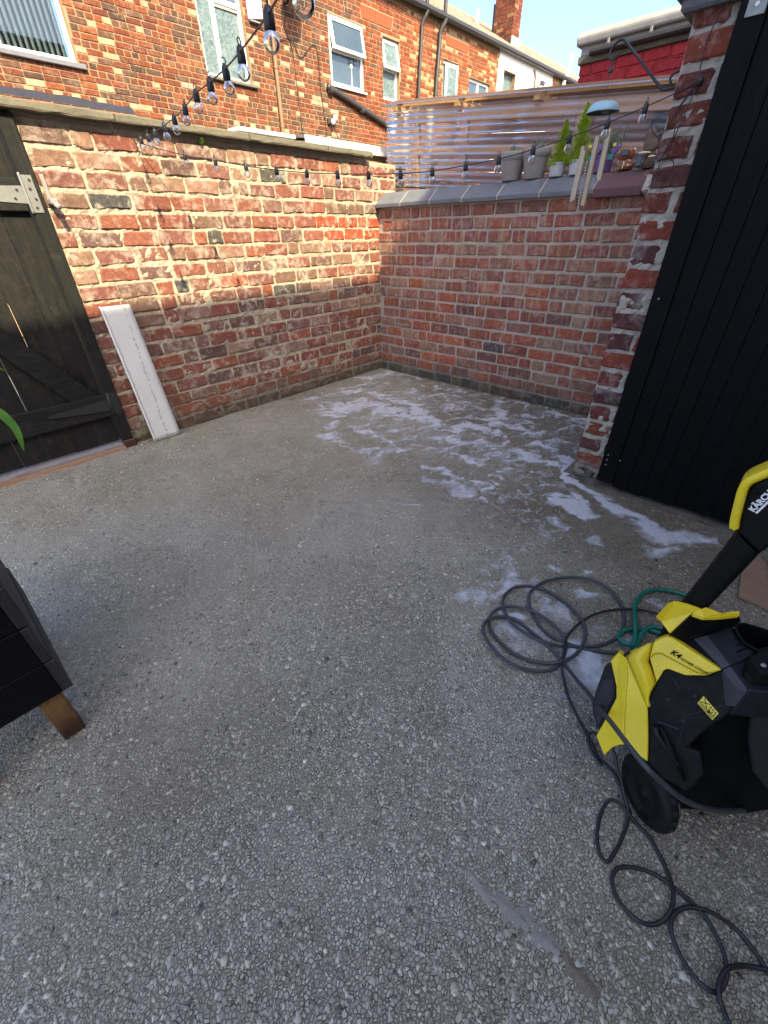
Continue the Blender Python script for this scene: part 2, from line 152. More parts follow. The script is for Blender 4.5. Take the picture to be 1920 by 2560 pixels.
# numpy value noise, for foam and stones
_T = RNG.random((64, 64))
def vnoise(x, y):
    xi = np.floor(x).astype(int); yi = np.floor(y).astype(int); fx = x - xi; fy = y - yi
    fx = fx*fx*(3-2*fx); fy = fy*fy*(3-2*fy); g = lambda a, b: _T[a % 64, b % 64]
    return (g(xi, yi)*(1-fx) + g(xi+1, yi)*fx)*(1-fy) + (g(xi, yi+1)*(1-fx) + g(xi+1, yi+1)*fx)*fy
def fbm(x, y, o=4):
    s = 0; a = 0.5
    for k in range(o): s = s + a*vnoise(x*2**k + 17*k, y*2**k + 5*k); a *= 0.5
    return s / (1 - 0.5**o)
# ---------------------------------------------------------------- materials
class NT:
    def __init__(s, name, rough=0.8, base=(0.5,0.5,0.5), spec=0.5, metallic=0.0):
        s.m = bpy.data.materials.new(name); s.m.use_nodes = True; s.t = s.m.node_tree; s.b = s.t.nodes['Principled BSDF']
        s.b.inputs['Roughness'].default_value = rough; s.b.inputs['Base Color'].default_value = (*base, 1)
        s.b.inputs['Specular IOR Level'].default_value = spec; s.b.inputs['Metallic'].default_value = metallic
        s.out = s.t.nodes['Material Output']; s._p = None
    def n(s, ty, **kw):
        x = s.t.nodes.new(ty)
        for k, v in kw.items(): setattr(x, k, v)
        return x
    def l(s, a, b): s.t.links.new(a, b)
    def pos(s):
        if not s._p: s._p = s.n('ShaderNodeNewGeometry').outputs['Position']
        return s._p
    def mapped(s, sc, co=None):
        m = s.n('ShaderNodeMapping'); m.inputs['Scale'].default_value = sc; s.l(co or s.pos(), m.inputs['Vector']); return m.outputs[0]
    def noise(s, scale, detail=4, rough=0.55, co=None, dist=0.0):
        x = s.n('ShaderNodeTexNoise'); x.inputs['Scale'].default_value = scale; x.inputs['Detail'].default_value = detail
        x.inputs['Roughness'].default_value = rough; x.inputs['Distortion'].default_value = dist; s.l(co or s.pos(), x.inputs['Vector']); return x.outputs['Fac']
    def vor(s, scale, out='Distance', feature='F1', co=None, rand=1.0):
        x = s.n('ShaderNodeTexVoronoi'); x.feature = feature; x.inputs['Scale'].default_value = scale; x.inputs['Randomness'].default_value = rand
        s.l(co or s.pos(), x.inputs['Vector']); return x.outputs[out]
    def ramp(s, f, *st):
        r = s.n('ShaderNodeValToRGB'); e = r.color_ramp.elements
        while len(e) > len(st): e.remove(e[-1])
        while len(e) < len(st): e.new(0.5)
        for el, (p, c) in zip(e, st): el.position = p; el.color = (*c, 1) if hasattr(c, '__len__') else (c, c, c, 1)
        s.l(f, r.inputs[0]); return r.outputs[0]
    def mix(s, f, a, b, mode='MIX'):
        x = s.n('ShaderNodeMix'); x.data_type = 'RGBA'; x.blend_type = mode; x.clamp_factor = True
        for i, v in ((0, f), (6, a), (7, b)):
            if isinstance(v, (int, float)): x.inputs[i].default_value = v if i == 0 else (v, v, v, 1)
            elif isinstance(v, tuple): x.inputs[i].default_value = (*v, 1)
            else: s.l(v, x.inputs[i])
        return x.outputs[2]
    def math(s, op, a, b=0.0, c=None):
        x = s.n('ShaderNodeMath', operation=op); x.use_clamp = False
        for i, v in enumerate([a, b] + ([c] if c is not None else [])):
            if isinstance(v, (int, float)): x.inputs[i].default_value = v
            else: s.l(v, x.inputs[i])
        return x.outputs[0]
    def sep(s, co=None):
        x = s.n('ShaderNodeSeparateXYZ'); s.l(co or s.pos(), x.inputs[0]); return x.outputs
    def col(s, c): s.l(c, s.b.inputs['Base Color'])
    def rough(s, c): s.l(c, s.b.inputs['Roughness'])
    def bump(s, h, strength=0.5, dist=0.01):
        x = s.n('ShaderNodeBump'); x.inputs['Strength'].default_value = strength; x.inputs['Distance'].default_value = dist
        s.l(h, x.inputs['Height']); s.l(x.outputs[0], s.b.inputs['Normal']); return x

def br(c, k=1.33): return tuple(min(0.82, x*k) for x in c)
def plain(name, base, rough=0.5, spec=0.5, metallic=0.0, var=0.12, scale=40, bump=0.0, specks=0.0):
    """a single-colour surface with slight mottling, grime and fine relief"""
    base = br(base); t = NT(name, rough, base, spec, metallic)
    f = t.noise(scale, 5, 0.6)
    t.col(t.mix(f, tuple(c*(1-var) for c in base), tuple(min(1, c*(1+var)) for c in base)))
    t.rough(t.ramp(t.noise(scale*0.4, 4), (0.3, max(0, rough-0.1)), (0.7, min(1, rough+0.12))))
    if specks: t.col(t.mix(t.math('MULTIPLY', t.ramp(t.noise(170, 3, 0.6), (0.68, 0.0), (0.72, 1.0)), specks), t.mix(t.math('MULTIPLY', t.ramp(t.noise(9, 5, 0.6), (0.5, 0.0), (0.8, 1.0)), specks*0.3), t.mix(f, tuple(c*(1-var) for c in base), tuple(min(1, c*(1+var)) for c in base)), (0.25,0.21,0.14)), (0.12,0.09,0.04)))
    if bump: t.bump(t.noise(scale*3, 4), bump, 0.004)
    return t.m

def brick_mat(name, eff=0.5, effcol=(0.62,0.55,0.47), algae=0.0, attr=False, dark=0.35, paint=False, bands=False):
    t = NT(name, 0.92, spec=0.25); effcol = br(effcol)
    if attr: base = t.n('ShaderNodeVertexColor', layer_name='Col').outputs[0]
    else: base = t.n('ShaderNodeObjectInfo').outputs['Color']
    n1 = t.noise(28, 6, 0.65); n2 = t.noise(130, 5, 0.7); n3 = t.noise(9, 5, 0.6, dist=0.6)
    c = t.mix(t.ramp(n1, (0.3, 0.0), (0.72, 1.0)), t.mix(1.0, base, (0.66,0.60,0.58), 'MULTIPLY'), t.mix(1.0, base, (1.22,1.12,1.05), 'MULTIPLY'))
    c = t.mix(t.math('MULTIPLY', t.ramp(n2, (0.56, 0.0), (0.72, 1.0)), dark), c, (0.05,0.035,0.03))
    if bands:   # upright kiln marks on the facing bricks, strongest in the upper courses
        z = t.sep()[2]; bn = t.noise(1.0, 3, 0.5, t.mapped((2, 34, 3))); up_ = t.ramp(t.math('ADD', z, t.math('MULTIPLY', t.noise(3, 3), 0.5)), (0.75, 0.25), (1.0, 1.0))
        c = t.mix(t.math('MULTIPLY', t.ramp(bn, (0.56, 0.0), (0.60, 1.0)), t.math('MULTIPLY', up_, 0.62)), c, (0.40,0.27,0.17))
        c = t.mix(t.math('MULTIPLY', t.ramp(bn, (0.36, 1.0), (0.40, 0.0)), t.math('MULTIPLY', up_, 0.55)), c, (0.17,0.12,0.125))
    m = t.math('MULTIPLY', t.ramp(t.math('ADD', t.math('MULTIPLY', n3, 0.6), t.math('MULTIPLY', n1, 0.4)), (0.5, 0.0), (0.66, 1.0)), eff)
    c = t.mix(m, c, effcol)
    c = t.mix(t.math('MULTIPLY', t.ramp(t.noise(260, 3), (0.60, 0.0), (0.7, 1.0)), eff*0.6), c, effcol)
    if algae:
        z = t.sep()[2]; a = t.math('MULTIPLY', t.ramp(t.math('ADD', z, t.math('MULTIPLY', t.noise(5, 4), 0.25)), (0.12, 1.0), (0.36, 0.0)), algae)
        c = t.mix(t.math('MULTIPLY', a, t.ramp(n1, (0.3, 0.35), (0.6, 1.0))), c, (0.085,0.08,0.05))
    t.col(c)
    t.bump(t.math('ADD', t.math('MULTIPLY', n1, 1.0), t.math('MULTIPLY', n2, 0.45)), 0.25 if paint else 0.9, 0.011)
    if paint: t.b.inputs['Roughness'].default_value = 0.5
    return t.m

def mortar_mat(name, a, b, algae=0.0, stain=(0.2,0.17,0.13)):
    t = NT(name, 0.95, spec=0.2); a, b, stain = br(a), br(b), br(stain)
    n1 = t.noise(60, 6, 0.7); n2 = t.noise(7, 4)
    c = t.mix(n1, a, b); c = t.mix(t.math('MULTIPLY', t.ramp(n2, (0.45, 0.0), (0.75, 1.0)), 0.5), c, stain)
    c = t.mix(t.ramp(t.noise(300, 2), (0.62, 0.0), (0.7, 0.6)), c, (0.1,0.09,0.08))
    if algae:
        z = t.sep()[2]; al = t.math('MULTIPLY', t.ramp(t.math('ADD', z, t.math('MULTIPLY', n2, 0.25)), (0.12, 1.0), (0.36, 0.0)), algae)
        c = t.mix(al, c, (0.075,0.072,0.045))
    t.col(c); t.bump(t.math('ADD', n1, t.math('MULTIPLY', t.noise(220, 4), 0.5)), 0.8, 0.006); return t.m

def wood_mat(name, a, b, rough=0.6, axis='Z', scale=14, knots=True, worn=0.0, worncol=(0.12,0.11,0.09), spec=0.4, foot=False):
    t = NT(name, rough, spec=spec)
    sc = {'Z': (scale, scale, scale*0.07), 'X': (scale*0.07, scale, scale), 'Y': (scale, scale*0.07, scale)}[axis]
    oi = t.n('ShaderNodeObjectInfo').outputs['Random']
    co = t.mapped(sc); ad = t.n('ShaderNodeVectorMath', operation='ADD'); t.l(co, ad.inputs[0])
    cb = t.n('ShaderNodeCombineXYZ'); t.l(t.math('MULTIPLY', oi, 40), cb.inputs[0]); t.l(t.math('MULTIPLY', oi, 23), cb.inputs[1]); t.l(cb.outputs[0], ad.inputs[1])
    g = t.noise(3.0, 8, 0.65, ad.outputs[0], 1.2); fine = t.noise(14, 4, 0.6, ad.outputs[0])
    c = t.mix(t.ramp(g, (0.32, 0.0), (0.68, 1.0)), a, b); c = t.mix(t.math('MULTIPLY', fine, 0.25), c, tuple(x*0.6 for x in a))
    if knots:
        k = t.ramp(t.vor(0.9, co=t.mapped({'Z': (5,5,2.2), 'X': (2.2,5,5), 'Y': (5,2.2,5)}[axis])), (0.06, 1.0), (0.16, 0.0)); c = t.mix(t.math('MULTIPLY', k, 0.7), c, tuple(x*0.35 for x in a))
    if worn: c = t.mix(t.math('MULTIPLY', t.ramp(t.noise(22, 6, 0.7), (0.52, 0.0), (0.72, 1.0)), worn), c, worncol)
    if foot: c = t.mix(t.ramp(t.math('ADD', t.sep()[2], t.math('MULTIPLY', t.noise(18, 4, 0.6), 0.12)), (0.10, 0.92), (0.19, 0.0)), c, (0.045,0.018,0.012))
    t.col(c); t.rough(t.ramp(g, (0.3, max(0.1, rough-0.15)), (0.7, min(1, rough+0.15))))
    t.bump(t.math('ADD', g, t.math('MULTIPLY', fine, 0.5)), 0.35, 0.006); return t.m

def clear_mat(name, tint, gloss=0.12, haze=0.05, rough=0.05, hazecol=(0.8,0.8,0.8), ior=1.5):
    """thin clear plastic or glass: mostly see-through, mirror-like at grazing angles"""
    t = NT(name); nt = t
    tr = t.n('ShaderNodeBsdfTransparent'); tr.inputs[0].default_value = (*tint, 1)
    gl = t.n('ShaderNodeBsdfGlossy'); gl.inputs['Roughness'].default_value = rough
    df = t.n('ShaderNodeBsdfDiffuse'); df.inputs[0].default_value = (*hazecol, 1)
    fr = t.n('ShaderNodeFresnel'); fr.inputs['IOR'].default_value = ior
    m1 = t.n('ShaderNodeMixShader'); m1.inputs[0].default_value = haze; t.l(tr.outputs[0], m1.inputs[1]); t.l(df.outputs[0], m1.inputs[2])
    m2 = t.n('ShaderNodeMixShader'); t.l(t.math('ADD', fr.outputs[0], gloss), m2.inputs[0]); t.l(m1.outputs[0], m2.inputs[1]); t.l(gl.outputs[0], m2.inputs[2])
    t.l(m2.outputs[0], t.out.inputs['Surface']); return t.m

def wet_mask(t):
    """where the yard has been hosed down: the right-hand side, with a ragged edge"""
    x, y, z = t.sep(); g = t.math('ADD', t.math('MULTIPLY', x, 0.7), t.math('MULTIPLY', y, -0.7))
    g = t.math('ADD', g, t.math('MULTIPLY', t.math('SUBTRACT', t.noise(1.6, 5, 0.6, dist=0.6), 0.5), 1.5))
    return t.ramp(t.math('ADD', t.math('MULTIPLY', g, 0.5), 0.5), (0.54, 0.0), (0.92, 1.0))
def ground_mat():
    t = NT('wet_aggregate_concrete', 0.5, spec=0.5)
    wn_ = t.n('ShaderNodeTexNoise'); wn_.inputs['Scale'].default_value = 60; wn_.inputs['Detail'].default_value = 2; t.l(t.pos(), wn_.inputs['Vector'])
    sub = t.n('ShaderNodeVectorMath', operation='SUBTRACT'); t.l(wn_.outputs['Color'], sub.inputs[0]); sub.inputs[1].default_value = (0.5,0.5,0.5)
    sc_ = t.n('ShaderNodeVectorMath', operation='SCALE'); t.l(sub.outputs[0], sc_.inputs[0]); sc_.inputs['Scale'].default_value = 0.009
    ad = t.n('ShaderNodeVectorMath', operation='ADD'); t.l(t.pos(), ad.inputs[0]); t.l(sc_.outputs[0], ad.inputs[1]); co = ad.outputs[0]
    cc = t.vor(128, 'Color', co=co); e = t.vor(128, 'Distance', 'DISTANCE_TO_EDGE', co=co); sc = t.sep(cc)
    med = t.noise(5, 5, 0.6); fine = t.noise(240, 4, 0.7); film = t.noise(1.3, 5, 0.55, dist=0.4)
    matrix = t.mix(t.ramp(med, (0.3, 0.0), (0.7, 1.0)), (0.36,0.33,0.248), (0.565,0.52,0.40))
    matrix = t.mix(t.math('MULTIPLY', fine, 0.6), matrix, (0.15,0.137,0.108))
    stone = t.mix(sc[0], (0.32,0.29,0.22), (0.70,0.645,0.505))
    pick_ = t.ramp(sc[1], (0.30, 0.0), (0.45, 1.0))
    smask = t.math('MULTIPLY', t.ramp(e, (0.09, 0.0), (0.15, 1.0)), pick_)
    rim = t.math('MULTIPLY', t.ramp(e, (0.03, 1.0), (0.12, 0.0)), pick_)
    c = t.mix(smask, matrix, stone); c = t.mix(t.math('MULTIPLY', t.math('MULTIPLY', rim, t.ramp(t.noise(55, 4, 0.65), (0.38, 0.15), (0.58, 1.0))), 0.95), c, (0.05,0.044,0.034))  # dark rims round the chips: crevice shade and grime put into the colour
    # grey cement film left over the chippings in the middle of the yard
    c = t.mix(t.math('MULTIPLY', t.ramp(film, (0.40, 0.0), (0.62, 1.0)), 0.30), c, (0.54,0.495,0.385))
    brown = t.ramp(t.noise(1.7, 5, 0.6, dist=0.8), (0.44, 0.0), (0.68, 1.0)); c = t.mix(t.math('MULTIPLY', brown, 0.42), c, (0.30,0.25,0.15))
    w = wet_mask(t); c = t.mix(t.math('MULTIPLY', w, 0.60), c, t.mix(1.0, c, (0.36,0.31,0.23), 'MULTIPLY'))
    spot = t.ramp(t.noise(0.9, 6, 0.62, dist=1.0), (0.5, 0.0), (0.62, 1.0)); c = t.mix(t.math('MULTIPLY', spot, 0.30), c, t.mix(1.0, c, (0.5,0.45,0.36), 'MULTIPLY'))
    t.col(c)
    t.rough(t.mix(w, t.ramp(t.noise(3.1, 6, 0.65, dist=0.5), (0.36, 0.18), (0.62, 0.46)), t.ramp(t.noise(9, 5, 0.6), (0.4, 0.07), (0.6, 0.32))))
    h = t.math('ADD', t.math('MULTIPLY', t.ramp(e, (0.0, 0.0), (0.14, 1.0)), 0.75), t.math('MULTIPLY', fine, 0.45))
    t.bump(t.math('ADD', h, t.math('MULTIPLY', med, 0.5)), 0.8, 0.005); return t.m

def stone_mat():
    t = NT('aggregate_pebble', 0.4, spec=0.5)
    base = t.n('ShaderNodeVertexColor', layer_name='Col').outputs[0]
    c = t.mix(t.noise(180, 4, 0.7), t.mix(1.0, base, (0.72,0.72,0.72), 'MULTIPLY'), t.mix(1.0, base, (1.15,1.15,1.15), 'MULTIPLY'))
    w = wet_mask(t); c = t.mix(t.math('MULTIPLY', w, 0.6), c, t.mix(1.0, c, (0.45,0.40,0.32), 'MULTIPLY')); t.col(c)
    t.rough(t.mix(w, t.ramp(t.noise(3.1, 6, 0.65, dist=0.5), (0.36, 0.20), (0.62, 0.48)), t.ramp(t.noise(9, 5, 0.6), (0.4, 0.10), (0.6, 0.35)))); t.bump(t.noise(350, 3), 0.3, 0.002); return t.m

def foam_mat():
    t = NT('soap_suds', 0.55, (0.82,0.84,0.86), 0.4)
    v = t.vor(420); t.col(t.mix(t.ramp(v, (0.15, 0.0), (0.6, 1.0)), (0.66,0.66,0.66), (0.86,0.87,0.88)))
    t.b.inputs['Subsurface Weight'].default_value = 0.15; t.b.inputs['Subsurface Radius'].default_value = (0.004,0.004,0.004)
    t.bump(v, 0.6, 0.003)
    # thin suds let the concrete through between the bubbles
    at = t.sep(t.n('ShaderNodeVertexColor', layer_name='Col').outputs[0])[0]
    nz = t.math('ADD', t.math('MULTIPLY', t.noise(60, 7, 0.75, dist=1.2), 0.75), t.math('MULTIPLY', t.noise(230, 3, 0.6), 0.4))
    th = t.math('SUBTRACT', t.math('MULTIPLY', at, 1.05), nz)
    a = t.n('ShaderNodeMapRange'); a.inputs['From Min'].default_value = -0.36; a.inputs['From Max'].default_value = 0.66; a.inputs['To Max'].default_value = 0.85; t.l(th, a.inputs['Value'])
    t.l(a.outputs[0], t.b.inputs['Alpha']); return t.m


MAT = dict(
    brickA=brick_mat('old_red_brick', 0.80, (0.40,0.345,0.28), 0.75), brickB=brick_mat('red_facing_brick', 0.40, (0.42,0.35,0.30), 0.7, bands=True),
    brickP=brick_mat('dark_pier_brick', 0.42, (0.42,0.41,0.40), 0.5, dark=0.7), brickH=brick_mat('terrace_brick', 0.18, (0.4,0.33,0.22)),
    brickHs=brick_mat('terrace_brick_far', 0.18, (0.4,0.33,0.22), attr=True), brickR=brick_mat('red_painted_brick', 0.10, (0.45,0.16,0.05), paint=True, dark=0.15),
    mortA=mortar_mat('cream_lime_mortar', (0.40,0.34,0.245), (0.29,0.25,0.185), 0.8), mortB=mortar_mat('grey_mortar', (0.40,0.345,0.28), (0.29,0.25,0.20), 0.8),
    mortP=mortar_mat('pale_smeared_mortar', (0.39,0.35,0.295), (0.27,0.24,0.20), 0.6), mortH=mortar_mat('buff_mortar', (0.26,0.175,0.09), (0.20,0.135,0.07)),
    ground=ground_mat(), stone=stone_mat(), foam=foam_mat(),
    concrete=mortar_mat('weathered_coping_concrete', (0.155,0.14,0.10), (0.095,0.086,0.065), stain=(0.05,0.046,0.04)),
    bluebrick=mortar_mat('blue_grey_engineering_coping', (0.15,0.155,0.17), (0.105,0.11,0.12), stain=(0.08,0.075,0.07)),
    redcope=mortar_mat('red_brown_coping', (0.125,0.068,0.068), (0.095,0.05,0.052), stain=(0.085,0.06,0.063)),
    gateL=wood_mat('worn_black_gate_timber', (0.011,0.011,0.010), (0.025,0.0235,0.020), 0.62, worn=0.5, worncol=(0.05,0.045,0.034), spec=0.2),
    gateLx=wood_mat('worn_black_rail_timber', (0.010,0.010,0.009), (0.022,0.021,0.018), 0.62, axis='X', worn=0.4, worncol=(0.05,0.045,0.036), spec=0.2),
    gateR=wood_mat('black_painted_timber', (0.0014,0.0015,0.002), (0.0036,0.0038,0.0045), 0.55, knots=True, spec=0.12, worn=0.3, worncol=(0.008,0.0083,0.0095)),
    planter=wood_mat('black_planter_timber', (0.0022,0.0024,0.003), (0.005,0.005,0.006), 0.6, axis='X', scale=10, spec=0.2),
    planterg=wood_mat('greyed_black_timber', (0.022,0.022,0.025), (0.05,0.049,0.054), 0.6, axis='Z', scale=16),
    pine=wood_mat('stained_pine', (0.26,0.14,0.05), (0.36,0.20,0.075), 0.55, worn=0.5, worncol=(0.09,0.04,0.025), foot=True),
    timber=wood_mat('sawn_softwood', (0.44,0.24,0.09), (0.58,0.36,0.16), 0.6, axis='Y', scale=10, knots=False),
    timberz=wood_mat('sawn_softwood_upright', (0.40,0.22,0.09), (0.52,0.32,0.14), 0.6, axis='Z', scale=10, knots=False),
    fence=wood_mat('brown_stained_boards', (0.27,0.145,0.085), (0.37,0.21,0.125), 0.7, axis='Y', scale=8, knots=False),
    galv=plain('galvanised_steel', (0.20,0.205,0.195), 0.5, metallic=0.5, var=0.2, scale=90), blackiron=plain('black_painted_iron', (0.02,0.02,0.02), 0.45, var=0.4, scale=120, bump=0.3),
    upvc=plain('white_upvc', (0.62,0.62,0.61), 0.35, var=0.05, specks=0.25), render=plain('white_render', (0.58,0.56,0.52), 0.9, var=0.07, scale=6, bump=0.3),
    board=None,
    slate=mortar_mat('grey_roof_slate', (0.13,0.12,0.10), (0.20,0.185,0.15), stain=(0.26,0.23,0.16)), ridge=plain('terracotta_ridge', (0.30,0.13,0.09), 0.9, var=0.25, scale=12),
    gutter=plain('black_gutter', (0.03,0.027,0.025), 0.4, var=0.3), brownpipe=plain('brown_downpipe', (0.17,0.10,0.05), 0.5, var=0.15), lead=plain('grey_felt', (0.26,0.25,0.23), 0.9, var=0.3, scale=9, bump=0.4),
    lintel=plain('red_rubbed_brick', (0.24,0.048,0.016), 0.85, var=0.2, scale=30), glass=None,
    rubber=plain('black_cable_rubber', (0.011,0.011,0.013), 0.45, var=0.25, scale=200), hose=plain('grey_high_pressure_hose', (0.035,0.036,0.041), 0.42, var=0.2, scale=120),
    ghose=plain('green_garden_hose', (0.004,0.11,0.075), 0.25, var=0.25, scale=200), socket=plain('black_lamp_socket', (0.016,0.017,0.02), 0.5, var=0.2), bulb=None,
    yellow=plain('yellow_plastic', (0.66,0.47,0.012), 0.38, var=0.06, scale=60, specks=0.7), black=plain('black_plastic', (0.0032,0.0036,0.0035), 0.55, 0.2, var=0.4, scale=120, bump=0.25), deck=plain('dark_grey_plastic', (0.012,0.0135,0.016), 0.5, 0.3, var=0.25, scale=80, bump=0.2),
    grey2=plain('mid_grey_plastic', (0.042,0.041,0.045), 0.5, 0.35, var=0.15, scale=80, bump=0.2), tyre=plain('wheel_plastic', (0.006,0.0065,0.006), 0.55, 0.25, var=0.4, scale=140, bump=0.3), ink=plain('black_print', (0.002,0.002,0.002), 0.7, 0.1), whiteink=plain('white_print', (0.8,0.82,0.85), 0.5), stick=plain('yellow_sticker', (0.50,0.42,0.03), 0.4, var=0.05),
    potg=plain('taupe_plastic_pot', (0.21,0.195,0.18), 0.6, var=0.08), potl=plain('pale_grey_pot', (0.36,0.37,0.38), 0.5, var=0.08), potp=plain('purple_pot', (0.12,0.06,0.17), 0.5, var=0.12),
    soil=plain('potting_soil', (0.03,0.02,0.014), 0.95, var=0.4, bump=0.8), conifer=None, sage=None,
    terracotta=plain('glazed_terracotta', (0.20,0.065,0.025), 0.45, var=0.3, scale=60), cream=plain('cream_glaze', (0.7,0.62,0.5), 0.5), fur=plain('carved_brown_resin', (0.11,0.075,0.055), 0.8, var=0.4, scale=90, bump=0.9), mush=plain('cream_mushroom_cap', (0.62,0.55,0.36), 0.6), darkglass=plain('dark_solar_panel', (0.03,0.035,0.04), 0.2),
    tealcap=plain('pale_blue_solar_cap', (0.25,0.40,0.46), 0.4, var=0.06), capin=plain('black_cap_underside', (0.03,0.03,0.033), 0.5), chime=wood_mat('pale_chime_metal', (0.50,0.40,0.27), (0.62,0.52,0.37), 0.35, knots=False, scale=30), crystal=plain('crackle_chime_glass', (0.35,0.3,0.28), 0.15, var=0.5, scale=160),
    cord=plain('thin_cord', (0.12,0.08,0.06), 0.8), leaf=None, cardboard=plain('brown_hardboard', (0.20,0.125,0.075), 0.85, var=0.25, scale=14, bump=0.3), purple=plain('purple_wool', (0.16,0.05,0.15), 0.9, var=0.4, scale=90, bump=0.9),
    blind=plain('cream_vertical_blind', (0.66,0.60,0.45), 0.8, var=0.04), room=plain('dark_room', (0.03,0.035,0.04), 0.9), curtain=plain('net_curtain', (0.55,0.6,0.58), 0.9, var=0.1),
    frost=None, orange=plain('orange_plastic_plug', (0.6,0.28,0.05), 0.5), backwall=None, asphalt=plain('alley_surface', (0.09,0.085,0.075), 0.95, var=0.3, scale=8, bump=0.4), thresh=mortar_mat('stone_threshold', (0.17,0.155,0.155), (0.23,0.21,0.205)), terr=mortar_mat('terracotta_edge', (0.30,0.16,0.09), (0.22,0.13,0.08)),
)
def _glass():
    t = NT('window_glass', 0.04, (0.10,0.145,0.165), 0.9); t.b.inputs['Coat Weight'].default_value = 0.6; t.b.inputs['Coat Roughness'].default_value = 0.03
    t.col(t.mix(t.noise(2.0, 4), (0.03,0.05,0.06), (0.075,0.105,0.115))); t.bump(t.noise(1.2, 2), 0.08, 0.05); return t.m
def _frost():
    t = NT('patterned_glass', 0.16, (0.30,0.38,0.37), 0.7)
    n = t.noise(16, 5, 0.7, dist=1.0); t.col(t.mix(t.ramp(n, (0.35, 0.0), (0.7, 1.0)), (0.055,0.10,0.105), (0.22,0.27,0.25)))
    t.bump(t.vor(60), 0.6, 0.01); return t.m
def _foliage(name, a, b, trans=0.35):
    t = NT(name, 0.55, spec=0.3); oi = t.noise(35, 3)
    t.col(t.mix(t.ramp(oi, (0.3, 0.0), (0.7, 1.0)), a, b)); t.b.inputs['Transmission Weight'].default_value = 0.0
    tl = t.n('ShaderNodeBsdfTranslucent'); tl.inputs[0].default_value = (*[min(1, x*1.4) for x in b], 1)
    m = t.n('ShaderNodeMixShader'); m.inputs[0].default_value = trans; t.l(t.b.outputs[0], m.inputs[1]); t.l(tl.outputs[0], m.inputs[2]); t.l(m.outputs[0], t.out.inputs['Surface']); return t.m
def _board():
    t = NT('dirty_white_pvc_board', 0.4, (0.66,0.65,0.60), 0.4)
    sp = t.ramp(t.noise(70, 3, 0.6), (0.66, 0.0), (0.72, 0.8)); gr = t.ramp(t.noise(6, 5, 0.6), (0.4, 0.0), (0.8, 0.5))
    x = t.sep(t.n('ShaderNodeTexCoord').outputs['Generated'])[0]
    wav = t.math('ABSOLUTE', t.math('SUBTRACT', t.math('ADD', x, t.math('MULTIPLY', t.noise(14, 4), 0.18)), 0.66))
    ln = t.math('MULTIPLY', t.ramp(wav, (0.012, 1.0), (0.045, 0.0)), t.ramp(t.noise(60, 4), (0.45, 0.0), (0.6, 0.8)))
    c = t.mix(gr, (0.74,0.74,0.69), (0.58,0.56,0.51)); c = t.mix(sp, c, (0.33,0.31,0.27)); c = t.mix(ln, c, (0.33,0.30,0.25)); t.col(c); return t.m
MAT['glass'] = _glass(); MAT['frost'] = _frost(); MAT['board'] = _board()
MAT['bulb'] = clear_mat('clear_bulb_glass', (0.95,0.955,0.96), 0.0, 0.02, 0.03)
MAT['sheet'] = clear_mat('clear_corrugated_plastic', (0.93,0.90,0.93), 0.0, 0.12, 0.12, (0.72,0.66,0.72), 1.38)
MAT['conifer'] = _foliage('lime_conifer_needles', (0.16,0.26,0.015), (0.40,0.50,0.04)); MAT['sage'] = _foliage('grey_green_leaves', (0.13,0.17,0.11), (0.26,0.31,0.22))
MAT['leaf'] = _foliage('glossy_green_leaf', (0.07,0.20,0.015), (0.14,0.32,0.03)); MAT['green'] = _foliage('small_green_leaves', (0.05,0.10,0.03), (0.10,0.17,0.05))
